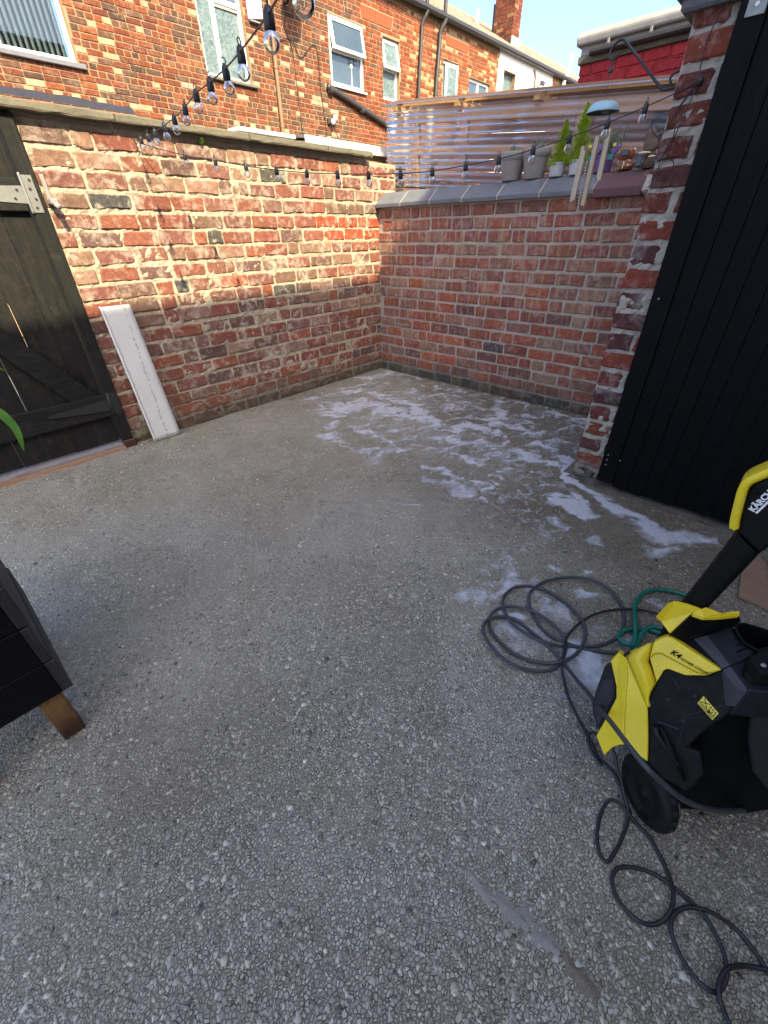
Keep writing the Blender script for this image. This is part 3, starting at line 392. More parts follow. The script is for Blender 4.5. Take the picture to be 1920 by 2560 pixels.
# ---------------------------------------------------------------- ground
def big_ground():
    m = MB().box((-120, -120, -0.3), (160, 200, -0.03)); o = m.build('ground', MAT['asphalt']); tag(o, kind='structure')
big_ground()
def yard():
    nx, ny = 160, 190; x0, x1, y0, y1 = -5.6, 0.02, -6.5, 0.16
    xs = np.linspace(x0, x1, nx); ys = np.linspace(y0, y1, ny); X, Y = np.meshgrid(xs, ys)
    Z = (fbm(X*2.2 + 9, Y*2.2 + 3, 4) - 0.5) * 0.008 - 0.002
    V = np.stack([X.ravel(), Y.ravel(), Z.ravel()], 1)
    i = np.arange(ny-1)[:, None]*nx + np.arange(nx-1)[None]; i = i.ravel()
    F = np.stack([i, i+1, i+nx+1, i+nx], 1)
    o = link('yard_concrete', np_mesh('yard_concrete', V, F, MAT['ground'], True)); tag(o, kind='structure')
yard()
def pebbles():
    """the chippings that show in the exposed-aggregate surface, a little proud of it"""
    n = 78000
    x = RNG.uniform(-4.0, -0.02, n*2); y = RNG.uniform(-4.1, -0.02, n*2)
    d = np.hypot(x + 3.47, y + 3.25); keep = RNG.random(n*2) < np.clip(1.3 - d*0.25, 0.18, 1.0)
    keep &= ~((x > -1.05) & (y < -2.45)); dens = fbm(x*3, y*3, 3); keep &= RNG.random(n*2) < np.clip(dens*2.4 - 0.35, 0.15, 1)
    # the smooth strips of old repair mortar carry hardly any chippings
    x, y = x[keep], y[keep]; n = len(x)
    r = np.clip(RNG.lognormal(math.log(0.0042), 0.42, n), 0.002, 0.0105); asp = RNG.uniform(0.55, 1.0, n); rot = RNG.uniform(0, math.pi, n)
    k = 6; ang = np.arange(k)*2*math.pi/k; jit = RNG.uniform(0.5, 1.3, (n, k))
    lx = np.cos(ang)[None]*jit*r[:, None]; ly = np.sin(ang)[None]*jit*(r*asp)[:, None]
    cx = lx*np.cos(rot)[:, None] - ly*np.sin(rot)[:, None]; cy = lx*np.sin(rot)[:, None] + ly*np.cos(rot)[:, None]
    h = r*RNG.uniform(0.04, 0.20, n); base = (fbm(x*2.2 + 9, y*2.2 + 3, 4) - 0.5)*0.008 - 0.002
    tilt = RNG.uniform(-0.25, 0.25, (n, 2))
    V = np.zeros((n, 2*k, 3))
    V[:, :k, 0] = x[:, None] + cx; V[:, :k, 1] = y[:, None] + cy; V[:, :k, 2] = (base - 0.002)[:, None]
    V[:, k:, 0] = x[:, None] + cx*0.84; V[:, k:, 1] = y[:, None] + cy*0.84; V[:, k:, 2] = (base + h)[:, None] + cx*tilt[:, :1] + cy*tilt[:, 1:]
    o = (np.arange(n)*2*k)[:, None]; a = np.arange(k); b = (a + 1) % k
    side = np.stack([o + a, o + b, o + k + b, o + k + a], 2).reshape(-1, 4)
    top = np.stack([np.stack([o[:, 0] + k + q for q in (0, 1, 2, 3)], 1), np.stack([o[:, 0] + k + q for q in (0, 3, 4, 5)], 1)], 1).reshape(-1, 4)
    F = np.concatenate([side, top])
    br = np.clip(RNG.normal(0.42, 0.13, n), 0.12, 0.8); br = np.where(RNG.random(n) < 0.03, br*0.4, br); warm = RNG.uniform(0.78, 1.0, n)
    col = np.stack([br, br*(0.55 + 0.42*warm), br*(0.10 + 0.68*warm), np.ones(n)], 1); cols = np.repeat(col[:, None, :], 2*k, 1); cols[:, :k, :3] *= 0.30; cols = cols.reshape(-1, 4)  # lower ring darkened: crevice shade and grime in the vertex colour
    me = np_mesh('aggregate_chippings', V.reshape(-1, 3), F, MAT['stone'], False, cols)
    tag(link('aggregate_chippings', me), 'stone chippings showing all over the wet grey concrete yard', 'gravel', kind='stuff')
pebbles()
def patches():
    """smeared strips of old repair mortar: highest along the middle, their ragged edges die into the concrete"""
    def strip(A, B, w, mt, seed):
        A, B = Vector(A), Vector(B); d = (B - A); n_ = Vector((-d.y, d.x, 0)).normalized(); rows = []; N, M_ = 60, 15
        for i in range(N+1):
            t = i/N; row = []; c = A + d*t + n_*(0.012*mnoise.noise(Vector((t*4, seed, 0))))
            ww = w*(math.sin(math.pi*min(1, 0.08 + 0.84*t))**0.6)*(0.55 + 0.75*t)
            for j in range(M_+1):
                q = 2*j/M_ - 1; p = c + n_*(q*ww*1.6); gz = float((fbm(np.array([p.x*2.2 + 9]), np.array([p.y*2.2 + 3]), 4)[0] - 0.5)*0.008 - 0.002)
                row.append((p.x, p.y, gz + 0.0030 - 0.0062*abs(q)**1.3 + 0.0042*mnoise.fractal(Vector((p.x*45, p.y*45, seed)), 0.8, 2.0, 3)))
            rows.append(row)
        tag(MB().grid(rows).build('concrete_repair_strip', mt, None, True), kind='structure')
    P0, P1, P2 = (*PATCH[0], 0), (*PATCH[5], 0), (*PATCH2[3], 0)
    strip(P0, P1, 0.021, mortar_mat('smooth_grey_repair', (0.21,0.195,0.16), (0.27,0.255,0.21), stain=(0.18,0.165,0.13)), 1.0)
    strip(P1, P2, 0.018, mortar_mat('brown_damp_patch', (0.13,0.11,0.075), (0.18,0.15,0.11)), 5.0)
patches()
def foam():
    def seg(px, py, a, b):
        ax, ay = a; bx, by = b; dx, dy = bx-ax, by-ay; L = dx*dx + dy*dy + 1e-9
        t = np.clip(((px-ax)*dx + (py-ay)*dy)/L, 0, 1); return np.hypot(px - ax - t*dx, py - ay - t*dy)
    res = 0.006; xs = np.arange(-2.55, -0.03, res); ys = np.arange(-3.62, -0.03, res); X, Y = np.meshgrid(xs, ys)
    wx = (fbm(X*7, Y*7, 4) - 0.5)*0.16; wy = (fbm(X*7 + 31, Y*7 + 11, 4) - 0.5)*0.16; XX, YY = X + wx, Y + wy
    D = np.zeros_like(X)
    for pts, w, I in FOAM:
        d = np.full_like(X, 9.0)
        for a, b in zip(pts[:-1], pts[1:]): d = np.minimum(d, seg(XX, YY, a, b))
        D = np.maximum(D, I*np.clip(1.25 - d/w, 0, 1))
    # filaments drawn out along the run-off, and a thin film that breaks up between them
    u = (X*0.86 - Y*0.5); v = (X*0.5 + Y*0.86)
    ridge = lambda n: (1 - np.abs(2*n - 1))
    rd = ridge(fbm(u*6 + 10*wx, v*15 + 16*wy, 4))**5; rd2 = ridge(fbm(X*13 + 12*wx + 40, Y*13 + 12*wy, 5))**6
    tx = fbm(X*30 + 9*wx, Y*30 + 9*wy, 5); sp = fbm(X*55, Y*55, 4)
    cut = ridge(fbm(u*4 + 6*wx + 9, v*9 + 9*wy + 2, 3))**9          # dark runnels where water has cut through
    region = np.clip((X + 1.75)/0.5, 0, 1)*np.clip((-0.05 - Y)/0.15, 0, 1)*np.clip((Y + 2.9)/0.6, 0, 1)
    near = np.clip(1 - np.hypot(X + 1.75, Y + 2.62)/0.8, 0, 1)
    h = D*(0.50 + 0.85*tx) - 0.30 + 0.55*region*rd + 0.50*np.clip(region + near, 0, 1)*rd2 + 0.55*near*(sp - 0.28) + 0.30*region*(tx - 0.36) - 0.50*cut
    h = np.where((X > -1.12) & (Y < -2.62), -1, h); h = np.where((X > -1.04) & (Y < -2.5), -1, h)
    ok = h > 0; keep = ok[:-1, :-1] | ok[1:, :-1] | ok[:-1, 1:] | ok[1:, 1:]
    gz = (fbm(X*2.2 + 9, Y*2.2 + 3, 4) - 0.5)*0.008 - 0.002
    Z = gz + np.clip(h, -0.25, 0.6)*0.009 + np.where(h > 0, (fbm(X*60, Y*60, 2))*0.003, -0.001)
    ny, nx = X.shape; idx = np.arange(nx*ny).reshape(ny, nx)
    F = np.stack([idx[:-1, :-1][keep], idx[:-1, 1:][keep], idx[1:, 1:][keep], idx[1:, :-1][keep]], 1)
    used = np.unique(F); mp = np.full(nx*ny, -1); mp[used] = np.arange(len(used)); F = mp[F]
    V = np.stack([X.ravel(), Y.ravel(), Z.ravel()], 1)[used]; hv = np.clip(h.ravel()[used]*1.35 + 0.22, 0, 1)
    cols = np.stack([hv, hv, hv, np.ones(len(hv))], 1)
    tag(link('soap_suds', np_mesh('soap_suds', V, F, MAT['foam'], True, cols)), 'white soap suds spread over the wet concrete', 'foam', kind='stuff')
foam()

# ---------------------------------------------------------------- bricks
def brick_variant(L, H, D, seed, wob=0.004, r=0.007):
    """a worn brick: front face towards -y, origin at the middle of its front"""
    rs = random.Random(seed); hl, hh = L/2, H/2
    o = []
    for sx, sz in ((-1,-1), (1,-1), (1,1), (-1,1)):
        c = r*rs.uniform(0.5, 1.6)
        pts = [(sx*hl, sz*(hh-c)), (sx*(hl-c), sz*hh)]
        if sx*sz < 0: pts.reverse()
        o += pts
        if (sx, sz) in ((1,-1), (-1,1)): pass
    # mid points on the long edges
    o = o[:2] + [(rs.uniform(-0.2, 0.2)*hl, -hh)] + o[2:6] + [(rs.uniform(-0.2, 0.2)*hl, hh)] + o[6:]
    o = [(x + rs.uniform(-wob, wob), z + rs.uniform(-wob, wob)*0.6) for x, z in o]
    # keep in angular order
    o.sort(key=lambda p: math.atan2(p[1]/hh, p[0]/hl)); n = len(o)
    ins = [(x*(1 - 0.006/hl), z*(1 - 0.006/hh)) for x, z in o]
    vs = [(x, rs.uniform(-0.0025, 0.0015), z) for x, z in ins] + [(x, rs.uniform(0.002, 0.006), z) for x, z in o] + [(x, D, z) for x, z in o]
    fs = [tuple(range(n))] + [(n+i, n+(i+1) % n, (i+1) % n, i) for i in range(n)] + [(2*n+i, 2*n+(i+1) % n, n+(i+1) % n, n+i) for i in range(n)]
    return MB().add(vs, fs)
_BV = {}
ALB = {'brickA': 0.90, 'brickB': 1.05, 'brickP': 0.95, 'brickH': 0.52, 'brickR': 1.0}
def brick_mesh(kind, matname, L, H, D=0.05, wob=0.004, nvar=8):
    key = (kind, matname); 
    if key not in _BV: _BV[key] = [brick_variant(L, H, D, sum(map(ord, kind)) + 31*i, wob).mesh('brick', MAT[matname]) for i in range(nvar)]
    return random.choice(_BV[key])
for k_ in (1,): pass
def place_brick(parent, u0, u1, z0, z1, face, off, matname, col, wob=0.004, jitter=0.0025):
    """face: function(u, z, out) -> (location, rot_z)"""
    L = u1 - u0; H = z1 - z0; kind = 's' if L > 0.16 else ('h' if L > 0.075 else 'c')
    refL = {'s': 0.215, 'h': 0.105, 'c': 0.055}[kind]
    me = brick_mesh(kind + matname, matname, refL, 0.075, 0.05, wob)
    loc, rz = face((u0+u1)/2, (z0+z1)/2, off + rnd(-jitter, jitter))
    o = bpy.data.objects.new('brick', me); C.objects.link(o); o.parent = parent; o.location = Vector(loc) - wloc(parent)
    o.rotation_euler = (rnd(-0.012, 0.012), rnd(-0.010, 0.010), rz + rnd(-0.008, 0.008)); o.scale = (L/refL, 1, H/0.075)
    c = col; v = rnd(0.86, 1.14)*ALB.get(matname, 1.0); o.color = (c[0]*v, c[1]*v*rnd(0.94, 1.06), c[2]*v*rnd(0.94, 1.06), 1); return o
def pick(pal):
    t = random.random()*sum(w for w, _ in pal)
    for w, c in pal:
        t -= w
        if t <= 0: return c
    return pal[-1][1]
def mortar_sheet(name, mat, parent, face, u0, u1, z0, z1, thick, res=0.016, base=0.006, amp=0.006, skip=None):
    """the bedding mortar: an uneven sheet a little behind the brick faces, with a body of its own"""
    nu = max(2, int((u1-u0)/res)); nz = max(2, int((z1-z0)/res)); rows = []
    for j in range(nz+1):
        row = []
        for i in range(nu+1):
            u = u0 + (u1-u0)*i/nu; z = z0 + (z1-z0)*j/nz
            d = base + amp*mnoise.fractal(Vector((u*26, z*26, 3.3)), 0.8, 2.1, 3) if not (i in (0, nu) or j in (0, nz)) else base
            row.append(face(u, z, -d)[0])
        rows.append(row)
    m = MB().grid(rows); n0 = len(m.v); b = [Vector(face(u, z, -thick)[0]) for u, z in ((u0,z0),(u1,z0),(u1,z1),(u0,z1))]
    W = nu+1; bot = list(range(W)); top = list(range(nz*W, nz*W+W)); lef = [j*W for j in range(nz+1)]; rig = [j*W+nu for j in range(nz+1)]
    m.v += [p[:] for p in b]
    m.f += [(n0, n0+1, n0+2, n0+3), tuple(bot[::-1]) + (n0, n0+1), tuple(top) + (n0+2, n0+3), tuple(lef) + (n0+3, n0), tuple(rig[::-1]) + (n0+1, n0+2)]
    return m.build(name, mat, parent, smooth=False)

# wall A: faces the camera's left, plane y = 0
faceA = lambda u, z, out: ((u, -out, z), 0.0)
faceB = lambda u, z, out: ((-out, -u, z), -math.pi/2)     # plane x = 0, u runs towards the camera
palA = [(26, (0.28,0.108,0.075)), (20, (0.25,0.115,0.09)), (12, (0.34,0.125,0.075)), (16, (0.22,0.135,0.105)), (18, (0.32,0.20,0.15)), (6, (0.17,0.105,0.088)), (2, (0.11,0.103,0.096))]
def wallA():
    w = thing('garden_wall', 'weathered red brick wall with concrete coping and cream mortar, sunlit on top', 'wall', (-1.2, 0.1, 0))
    mortar_sheet('mortar', MAT['mortA'], w, faceA, -2.64, 0.24, -0.02, 1.76, 0.22, res=0.013, base=0.006, amp=0.0085)
    g = 0.0922; special = {(10, 4): 1}
    for k in range(19):
        z0 = k*g + 0.004 + 0.004*math.sin(k*1.7); u = -2.63 - rnd(0, 0.2)*(k % 2) - (0.11 if k % 2 else 0)
        while u < 0.22:
            t = random.random(); L = rnd(0.205, 0.232) if t < 0.80 else rnd(0.09, 0.112) if t < 0.96 else rnd(0.14, 0.17)
            a, b = max(u, -2.635), min(u+L, 0.235)
            if u + L > 0.19 and u + L < 0.235: b = 0.235
            if b - a > 0.04:
                c = pick(palA); zz0 = z0 + rnd(-0.003, 0.003); hh = g - rnd(0.013, 0.022)
                if k in (13, 14) and a > -0.75: c = (0.40, 0.085, 0.04)
                place_brick(w, a, b, zz0, zz0+hh, faceA, rnd(-0.002, 0.003), 'brickA', c, wob=0.0058, jitter=0.0035)
            u += L + rnd(0.010, 0.019)
    # two burnt grey bricks that stand out
    for (x, z) in ((-1.97, 0.935), (-2.38, 1.37)):
        best = min((o for o in w.children if o.name.startswith('brick')), key=lambda o: (wloc(o) - Vector((x, 0, z))).length); best.color = (0.075, 0.078, 0.082, 1)
    for b in list(w.children):
        if b.name.startswith('brick') and wloc(b).z < 0.09: b.color = (b.color[0]*0.6, b.color[1]*0.75, b.color[2]*0.75, 1)
    x = -3.0
    for xe in (-2.17, -1.32, -0.62, -0.12):
        m = MB(); n = 12; rows = []
        a, b = x + 0.004, xe - 0.004
        prof = [(-0.062,1.781),(-0.066,1.789),(-0.063,1.812),(-0.05,1.819),(0.27,1.838),(0.28,1.80),(0.27,1.778)]
        for i in range(n+1):
            xx = a + (b-a)*i/n; rows.append([(xx, y + rnd(-0.002, 0.002), z + rnd(-0.003, 0.002)) for y, z in prof])
        m.grid([r + [r[0]] for r in rows]); k = len(prof)+1; m.f += [tuple(range(k-1)), tuple(reversed(range(n*k, n*k+k-1)))]
        m.build('coping_slab', MAT['concrete'], w); x = xe
    # joint mortar between the coping and the top course, broken at the right-hand end
    MB().box((-2.64, 0.012, 1.755), (-0.12, 0.21, 1.786)).build('bedding', MAT['mortA'], w)
    # slipped black flashing lying on the coping
    pts = [(-3.0, 1.874), (-2.5, 1.872), (-2.2, 1.869), (-2.02, 1.866)]; m = MB(); r1 = []; r2 = []
    for i in range(16):
        t = i/15; xx = -3.0 + 1.0*t; zz = 1.842 - 0.004*t; r1.append((xx, 0.02 + rnd(-0.012, 0.012), zz)); r2.append((xx, 0.10, zz + 0.045 + rnd(-0.004, 0.004)))
    m.grid([r1, r2, [(x_, y_+0.06, z_) for x_, y_, z_ in r2]]); m.build('flashing', MAT['gutter'], w)
wallA()

palB = [(28, (0.29,0.098,0.064)), (20, (0.23,0.088,0.07)), (15, (0.35,0.115,0.065)), (20, (0.27,0.14,0.11)), (8, (0.17,0.088,0.08)), (9, (0.31,0.195,0.14)), (3, (0.085,0.08,0.08))]
def wallB():
    w = thing('boundary_wall', 'lower shaded red brick wall capped with sloping blue-grey coping bricks', 'wall', (0.1, -1.2, 0))
    mortar_sheet('mortar', MAT['mortB'], w, faceB, 0.0, 2.9, -0.02, 1.445, 0.215, amp=0.0045)
    g = 0.09
    for k in range(16):
        z0 = 1.44 - (k+1)*g + 0.005; u = 0.0 - rnd(0, 0.1) - (0.1 if k % 2 else 0)
        while u < 2.85:
            t = random.random(); L = rnd(0.188, 0.208) if t < 0.74 else rnd(0.085, 0.105)
            if k < 7 and t > 0.9: L = rnd(0.14, 0.16)
            a, b = max(u, 0.012), u+L
            if b - a > 0.035:
                c = pick(palB)
                if k < 6: c = tuple(x*0.55 + y*0.45 for x, y in zip(c, (0.30,0.13,0.095)))
                zz = z0 + rnd(-0.0025, 0.0025)
                if k == 15: c = pick([(3, (0.12,0.05,0.04)), (2, (0.05,0.055,0.06)), (3, (0.13,0.11,0.08))])
                o = place_brick(w, a, b, zz, zz + g - rnd(0.015, 0.022), faceB, rnd(0, 0.003), 'brickB', c, jitter=0.002)
            u += L + rnd(0.012, 0.019)
    # coping bricks: upright nose, sloping face, flat top under the pots
    js = [0.0, 0.30, 0.615, 0.932, 1.245, 1.575, 1.945]
    pr = [(-0.045,1.438),(-0.047,1.466),(0.058,1.548),(0.075,1.553),(0.24,1.553),(0.24,1.438)]
    for a, b in zip(js[:-1], js[1:]):
        a += 0.006; b -= 0.006; dz = rnd(-0.003, 0.003)
        m = MB().prism([(x, -a, z+dz) for x, z in pr], (0, -(b-a), 0)); m.build('coping_brick', MAT['bluebrick'], w, bevel=0.004)
    for j in js[1:]: MB().prism([(x + (0.003 if i < 3 else 0), -(j-0.0055), z - 0.001) for i, (x, z) in enumerate(pr)], (0, -0.011, 0)).build('joint', MAT['mortA'], w)
    pr2 = [(-0.075,1.415),(-0.078,1.462),(0.03,1.545),(0.06,1.552),(0.24,1.552),(0.24,1.415)]
    MB().prism([(x, -1.955, z) for x, z in pr2], (0, -0.29, 0)).build('end_coping', MAT['redcope'], w, bevel=0.006)
    m = MB(); rows = []
    for i in range(9):
        rows.append([(-0.05 + 0.02*rnd(-.4, .4) + 0.012*j, -2.235 - 0.014*i + rnd(-.003, .003), 1.42 + 0.014*j + 0.014*mnoise.noise(Vector((i*.7, j*.9, 0)))) for j in range(7)])
    m.grid(rows); o = m.build('mortar_lump', MAT['mortP'], w); s_ = o.modifiers.new('s', 'SOLIDIFY'); s_.thickness = 0.03; s_.offset = 1
wallB()

def pier():
    faceP = lambda u, z, out: ((-1.05 - out, -u, z), -math.pi/2)
    w = thing('brick_pier', 'dark red brick gate pier with thick pale mortar beside the black boards', 'pier', (-0.95, -2.66, 0))
    mortar_sheet('mortar', MAT['mortP'], w, faceP, 2.562, 3.9, -0.02, 2.0, 0.21, res=0.012, base=0.003, amp=0.013)
    g = 0.0925; pal = [(4, (0.20,0.058,0.042)), (4, (0.145,0.045,0.038)), (2, (0.26,0.07,0.04)), (2, (0.11,0.045,0.042))]
    for k in range(22):
        z0 = k*g + 0.002; u = 2.562
        c0 = pick(pal)
        if k == 0: c0 = (0.035, 0.03, 0.03)
        if k in (1, 3): c0 = (0.27, 0.072, 0.035)
        Ls = [0.112, 0.10, 0.2] if k % 2 == 0 else [0.215, 0.2]
        if k == 14: Ls = [0.10, 0.055, 0.10, 0.2]
        for j, L in enumerate(Ls):
            L *= rnd(0.96, 1.03); zz = z0 + rnd(-0.003, 0.003)
            c = c0 if j == 0 else pick(pal)
            o = place_brick(w, u, u+L, zz, zz + g - rnd(0.018, 0.026), faceP, rnd(0.0, 0.007), 'brickP', c, wob=0.006, jitter=0.003)
            u += L + rnd(0.014, 0.024)
    # blue-black stone cap on the pier
    m = MB().cbox((-1.12, -3.2, 1.925), (-0.80, -2.49, 2.0), 0.012); m.build('cap_stone', MAT['bluebrick'], w)
    m = MB().cbox((-1.09, -3.2, 1.89), (-0.83, -2.52, 1.925), 0.008); m.build('cap_moulding', MAT['bluebrick'], w)
    # return of the outhouse behind the pier
    MB().box((-0.84, -4.9, 0), (-0.60, -2.57, 1.9)).build('return_wall', MAT['mortP'], w)
pier()

def terrace_behind():
    """the house at the photographer's back: its eaves and gable throw the shade over the yard"""
    w = thing('own_house', 'red brick house at the back of the yard behind the viewer', 'house', (-2, -8, 0))
    m = MB().prism([(-9,-6.5,0),(9,-6.5,0),(9,-6.5,6.48),(0.7,-6.5,6.48),(-0.8,-6.5,7.50),(-2.29,-6.5,6.48),(-9,-6.5,6.48)], (0,-4,0))
    m.build('wall', brick_flat, w)
def _bf():
    t = NT('brick_facade_plain', 0.9, spec=0.2); b = t.n('ShaderNodeTexBrick'); b.inputs['Scale'].default_value = 1.0
    b.inputs['Brick Width'].default_value = 0.225; b.inputs['Row Height'].default_value = 0.075; b.inputs['Mortar Size'].default_value = 0.006
    b.inputs['Color1'].default_value = (0.30,0.12,0.075,1); b.inputs['Color2'].default_value = (0.24,0.09,0.06,1); b.inputs['Mortar'].default_value = (0.42,0.34,0.25,1)
    cb = t.n('ShaderNodeCombineXYZ'); s_ = t.sep(); t.l(t.math('ADD', s_[0], s_[1]), cb.inputs[0]); t.l(s_[2], cb.inputs[1]); t.l(cb.outputs[0], b.inputs['Vector'])
    t.col(t.mix(t.math('MULTIPLY', t.noise(5, 5), 0.4), b.outputs['Color'], (0.2,0.13,0.1))); t.bump(b.outputs['Fac'], 0.5, -0.01); return t.m
brick_flat = _bf()
terrace_behind()
# ---------------------------------------------------------------- left gate and post
def left_gate():
    G = thing('timber_gate', 'worn black ledged and braced timber gate at the left of the brick wall', 'gate', (-3.1, 0.02, 0.05))
    yb = 0.022   # boards' face; ledges and brace stand in front of it
    js = [-2.716, -2.852, -2.990, -3.137, -3.279, -3.42, -3.56, -3.70]
    for i, (a, b) in enumerate(zip(js[:-1], js[1:])):
        gap = 0.0012 if i not in (1, 2) else 0.002
        z0 = 0.05 + rnd(-0.004, 0.004)
        m = MB().cbox((b + gap, yb, z0), (a - gap, yb + 0.019, 1.80), 0.002)
        if i in (1, 2):   # shrunken edges where daylight shows
            m = MB(); cuts = [z0, 0.36, 0.385, 0.575, 0.60, 0.785, 0.80, 0.94, 0.96, 1.80]
            rows = []
            for z in cuts:
                eR = a - 0.0012; eL = b + 0.0012
                if i == 2 and 0.38 < z < 0.58: eL = b + 0.0048
                if i == 1 and 0.78 < z < 0.95: eL = b + 0.0052
                rows.append((eL, eR, z))
            vs = [];
            for eL, eR, z in rows: vs += [(eL, yb, z), (eR, yb, z), (eR, yb+0.019, z), (eL, yb+0.019, z)]
            n = len(rows); fs = [(0,1,2,3), tuple(reversed(range(4*n-4, 4*n)))]
            for k in range(n-1):
                for q in range(4): fs.append((4*k+q, 4*k+(q+1) % 4, 4*k+4+(q+1) % 4, 4*k+4+q))
            m.add(vs, fs)
        m.build('plank', MAT['gateL'], G)
    MB().cbox((-3.75, -0.012, 1.372), (-2.722, 0.0215, 1.512), 0.004).build('top_ledge', MAT['gateLx'], G)
    MB().cbox((-3.75, -0.014, 0.236), (-2.702, 0.0215, 0.381), 0.004).build('bottom_ledge', MAT['gateLx'], G)
    # brace up from the hinge side to the upper left
    br = [(-2.745, 0.3815), (-2.905, 0.3815), (-3.58, 1.37), (-3.45, 1.37)]
    MB().prism([(x, -0.011, z) for x, z in br], (0, 0.0325, 0)).build('brace', MAT['gateLx'], G, bevel=0.003)
    # galvanised T hinge: knuckle plate on the post, strap on the ledge
    h = MB().cbox((-2.706, -0.0245, 1.366), (-2.660, -0.0205, 1.526), 0.0012).build('hinge_plate', MAT['galv'], G)
    for z in (1.505, 1.468, 1.425, 1.388): MB().lathe([(0.0052,-0.0285),(0.0066,-0.0245)], (-2.682 + (0.006 if z in (1.505, 1.425) else -0.004), 0, z), 10, 'Y').build('screw', MAT['blackiron'], h)
    MB().lathe([(0.0062, 1.362), (0.0068, 1.37), (0.0068, 1.53), (0.0058, 1.535)], (-2.712, -0.022, 0), 10).build('hinge_pin', MAT['galv'], G, smooth=True)
    s = MB().prism([(-2.716,-0.0165,1.481),(-2.716,-0.0165,1.405),(-3.1,-0.0165,1.425),(-3.12,-0.0165,1.446),(-3.1,-0.0165,1.467)], (0,0.004,0)).build('hinge_strap', MAT['galv'], G)
    for x, z in ((-2.745,1.462),(-2.765,1.425),(-2.86,1.445),(-3.0,1.447)): MB().lathe([(0.0055,-0.020),(0.007,-0.0165)], (x, 0, z), 10, 'Y').build('screw', MAT['blackiron'], s)
    # black painted lower T hinge
    h = MB().cbox((-2.690, -0.0245, 0.243), (-2.645, -0.0205, 0.388), 0.001).build('hinge_plate', MAT['blackiron'], G)
    for z in (0.37, 0.335, 0.295, 0.26): MB().lathe([(0.005,-0.0285),(0.006,-0.0245)], (-2.667, 0, z), 8, 'Y').build('screw', MAT['gutter'], h)
    MB().lathe([(0.0065, 0.238), (0.0065, 0.392)], (-2.697, -0.021, 0), 10).build('hinge_pin', MAT['blackiron'], G, smooth=True)
    MB().prism([(-2.702,-0.020,0.345),(-2.702,-0.020,0.272),(-3.045,-0.020,0.312),(-3.06,-0.020,0.321),(-3.04,-0.020,0.332)], (0,0.0055,0)).build('hinge_strap', MAT['blackiron'], G)
    P = thing('gate_post', 'black timber gate post standing against the end of the brick wall', 'post', (-2.675, 0.02, 0.05))
    MB().cbox((-2.710, -0.020, 0.052), (-2.638, 0.07, 1.772), 0.005).build('post_shaft', MAT['gateL'], P)
    MB().cbox((-2.705, -0.03, -0.01), (-2.625, 0.05, 0.050), 0.006).build('packing_block', MAT['pine'], P)
    # threshold: stone sill under the gate with an orange-brown front edge
    T = thing('door_sill', 'grey stone threshold with worn terracotta edge under the black timber gate', 'threshold', (-3.2, 0.0, 0))
    for nm, y0, y1, z1, mt in (('stone_step', -0.022, 0.16, 0.034, MAT['thresh']), ('front_edge', -0.052, -0.023, 0.017, MAT['terr'])):
        rows = []
        for i in range(41):
            x = -3.9 + 1.19*i/40; k = lambda a: a*mnoise.noise(Vector((x*9, y0*50, z1*30)))
            rows.append([(x, y0 + k(0.012), -0.02), (x, y0 + 0.004 + k(0.012), z1 - 0.004 + k(0.006)), (x, y0 + 0.012, z1 + k(0.005)), (x, y1, z1 + k(0.004)), (x, y1, -0.02)])
        MB().grid(rows).build(nm, mt, T)
left_gate()

def wall_bracket():
    o = thing('iron_wall_hook', 'grey iron bar hook fixed to the sunlit wall beside the gate post', 'hook', (-2.60, -0.0, 1.50))
    MB().cbox((-2.617, -0.008, 1.43), (-2.597, 0.002, 1.535), 0.003).build('back_bar', MAT['potg'], o)
    MB().cbox((-2.625, -0.075, 1.402), (-2.588, 0.002, 1.429), 0.005).build('lug', MAT['potg'], o)
    MB().tube([(-2.607, -0.05, 1.405), (-2.607, -0.115, 1.392)], [0.011, 0.014], 10).build('peg', MAT['potg'], o, True)
wall_bracket()

def pvc_board():
    """a length of white plastic fascia leaning on the wall, lipped on its left edge and rounded over at the top"""
    B = thing('white_board', 'dirty white plastic board leaning against the brick wall by the gate', 'board', (-2.43, -0.07, 0))
    bl, br_, tl, tr = Vector((-2.522,-0.085,0.002)), Vector((-2.333,-0.085,0.002)), Vector((-2.556,-0.036,0.872)), Vector((-2.384,-0.036,0.872))
    rows = []; n = 24
    for i in range(n+1):
        t = i/n; rows.append((bl.lerp(tl, t), br_.lerp(tr, t)))
    for k in range(1, 7):   # rounded top end
        a = math.pi/2*k/6; rows.append((tl + Vector((0, 0.02*(1-math.cos(a)), 0.02*math.sin(a))), tr + Vector((0, 0.02*(1-math.cos(a)), 0.02*math.sin(a)))))
    m = MB().grid([[a.lerp(b, j/6)[:] for j in range(7)] for a, b in rows]); o = m.build('panel', MAT['board'], B, True, fix=False)
    s = o.modifiers.new('s', 'SOLIDIFY'); s.thickness = 0.009; s.offset = -1
    MB().tube([a[:] if isinstance(a, tuple) else (a + Vector((-0.003, -0.006, 0)))[:] for a, b in rows], 0.0065, 8).build('lip', MAT['upvc'], B, True)
pvc_board()

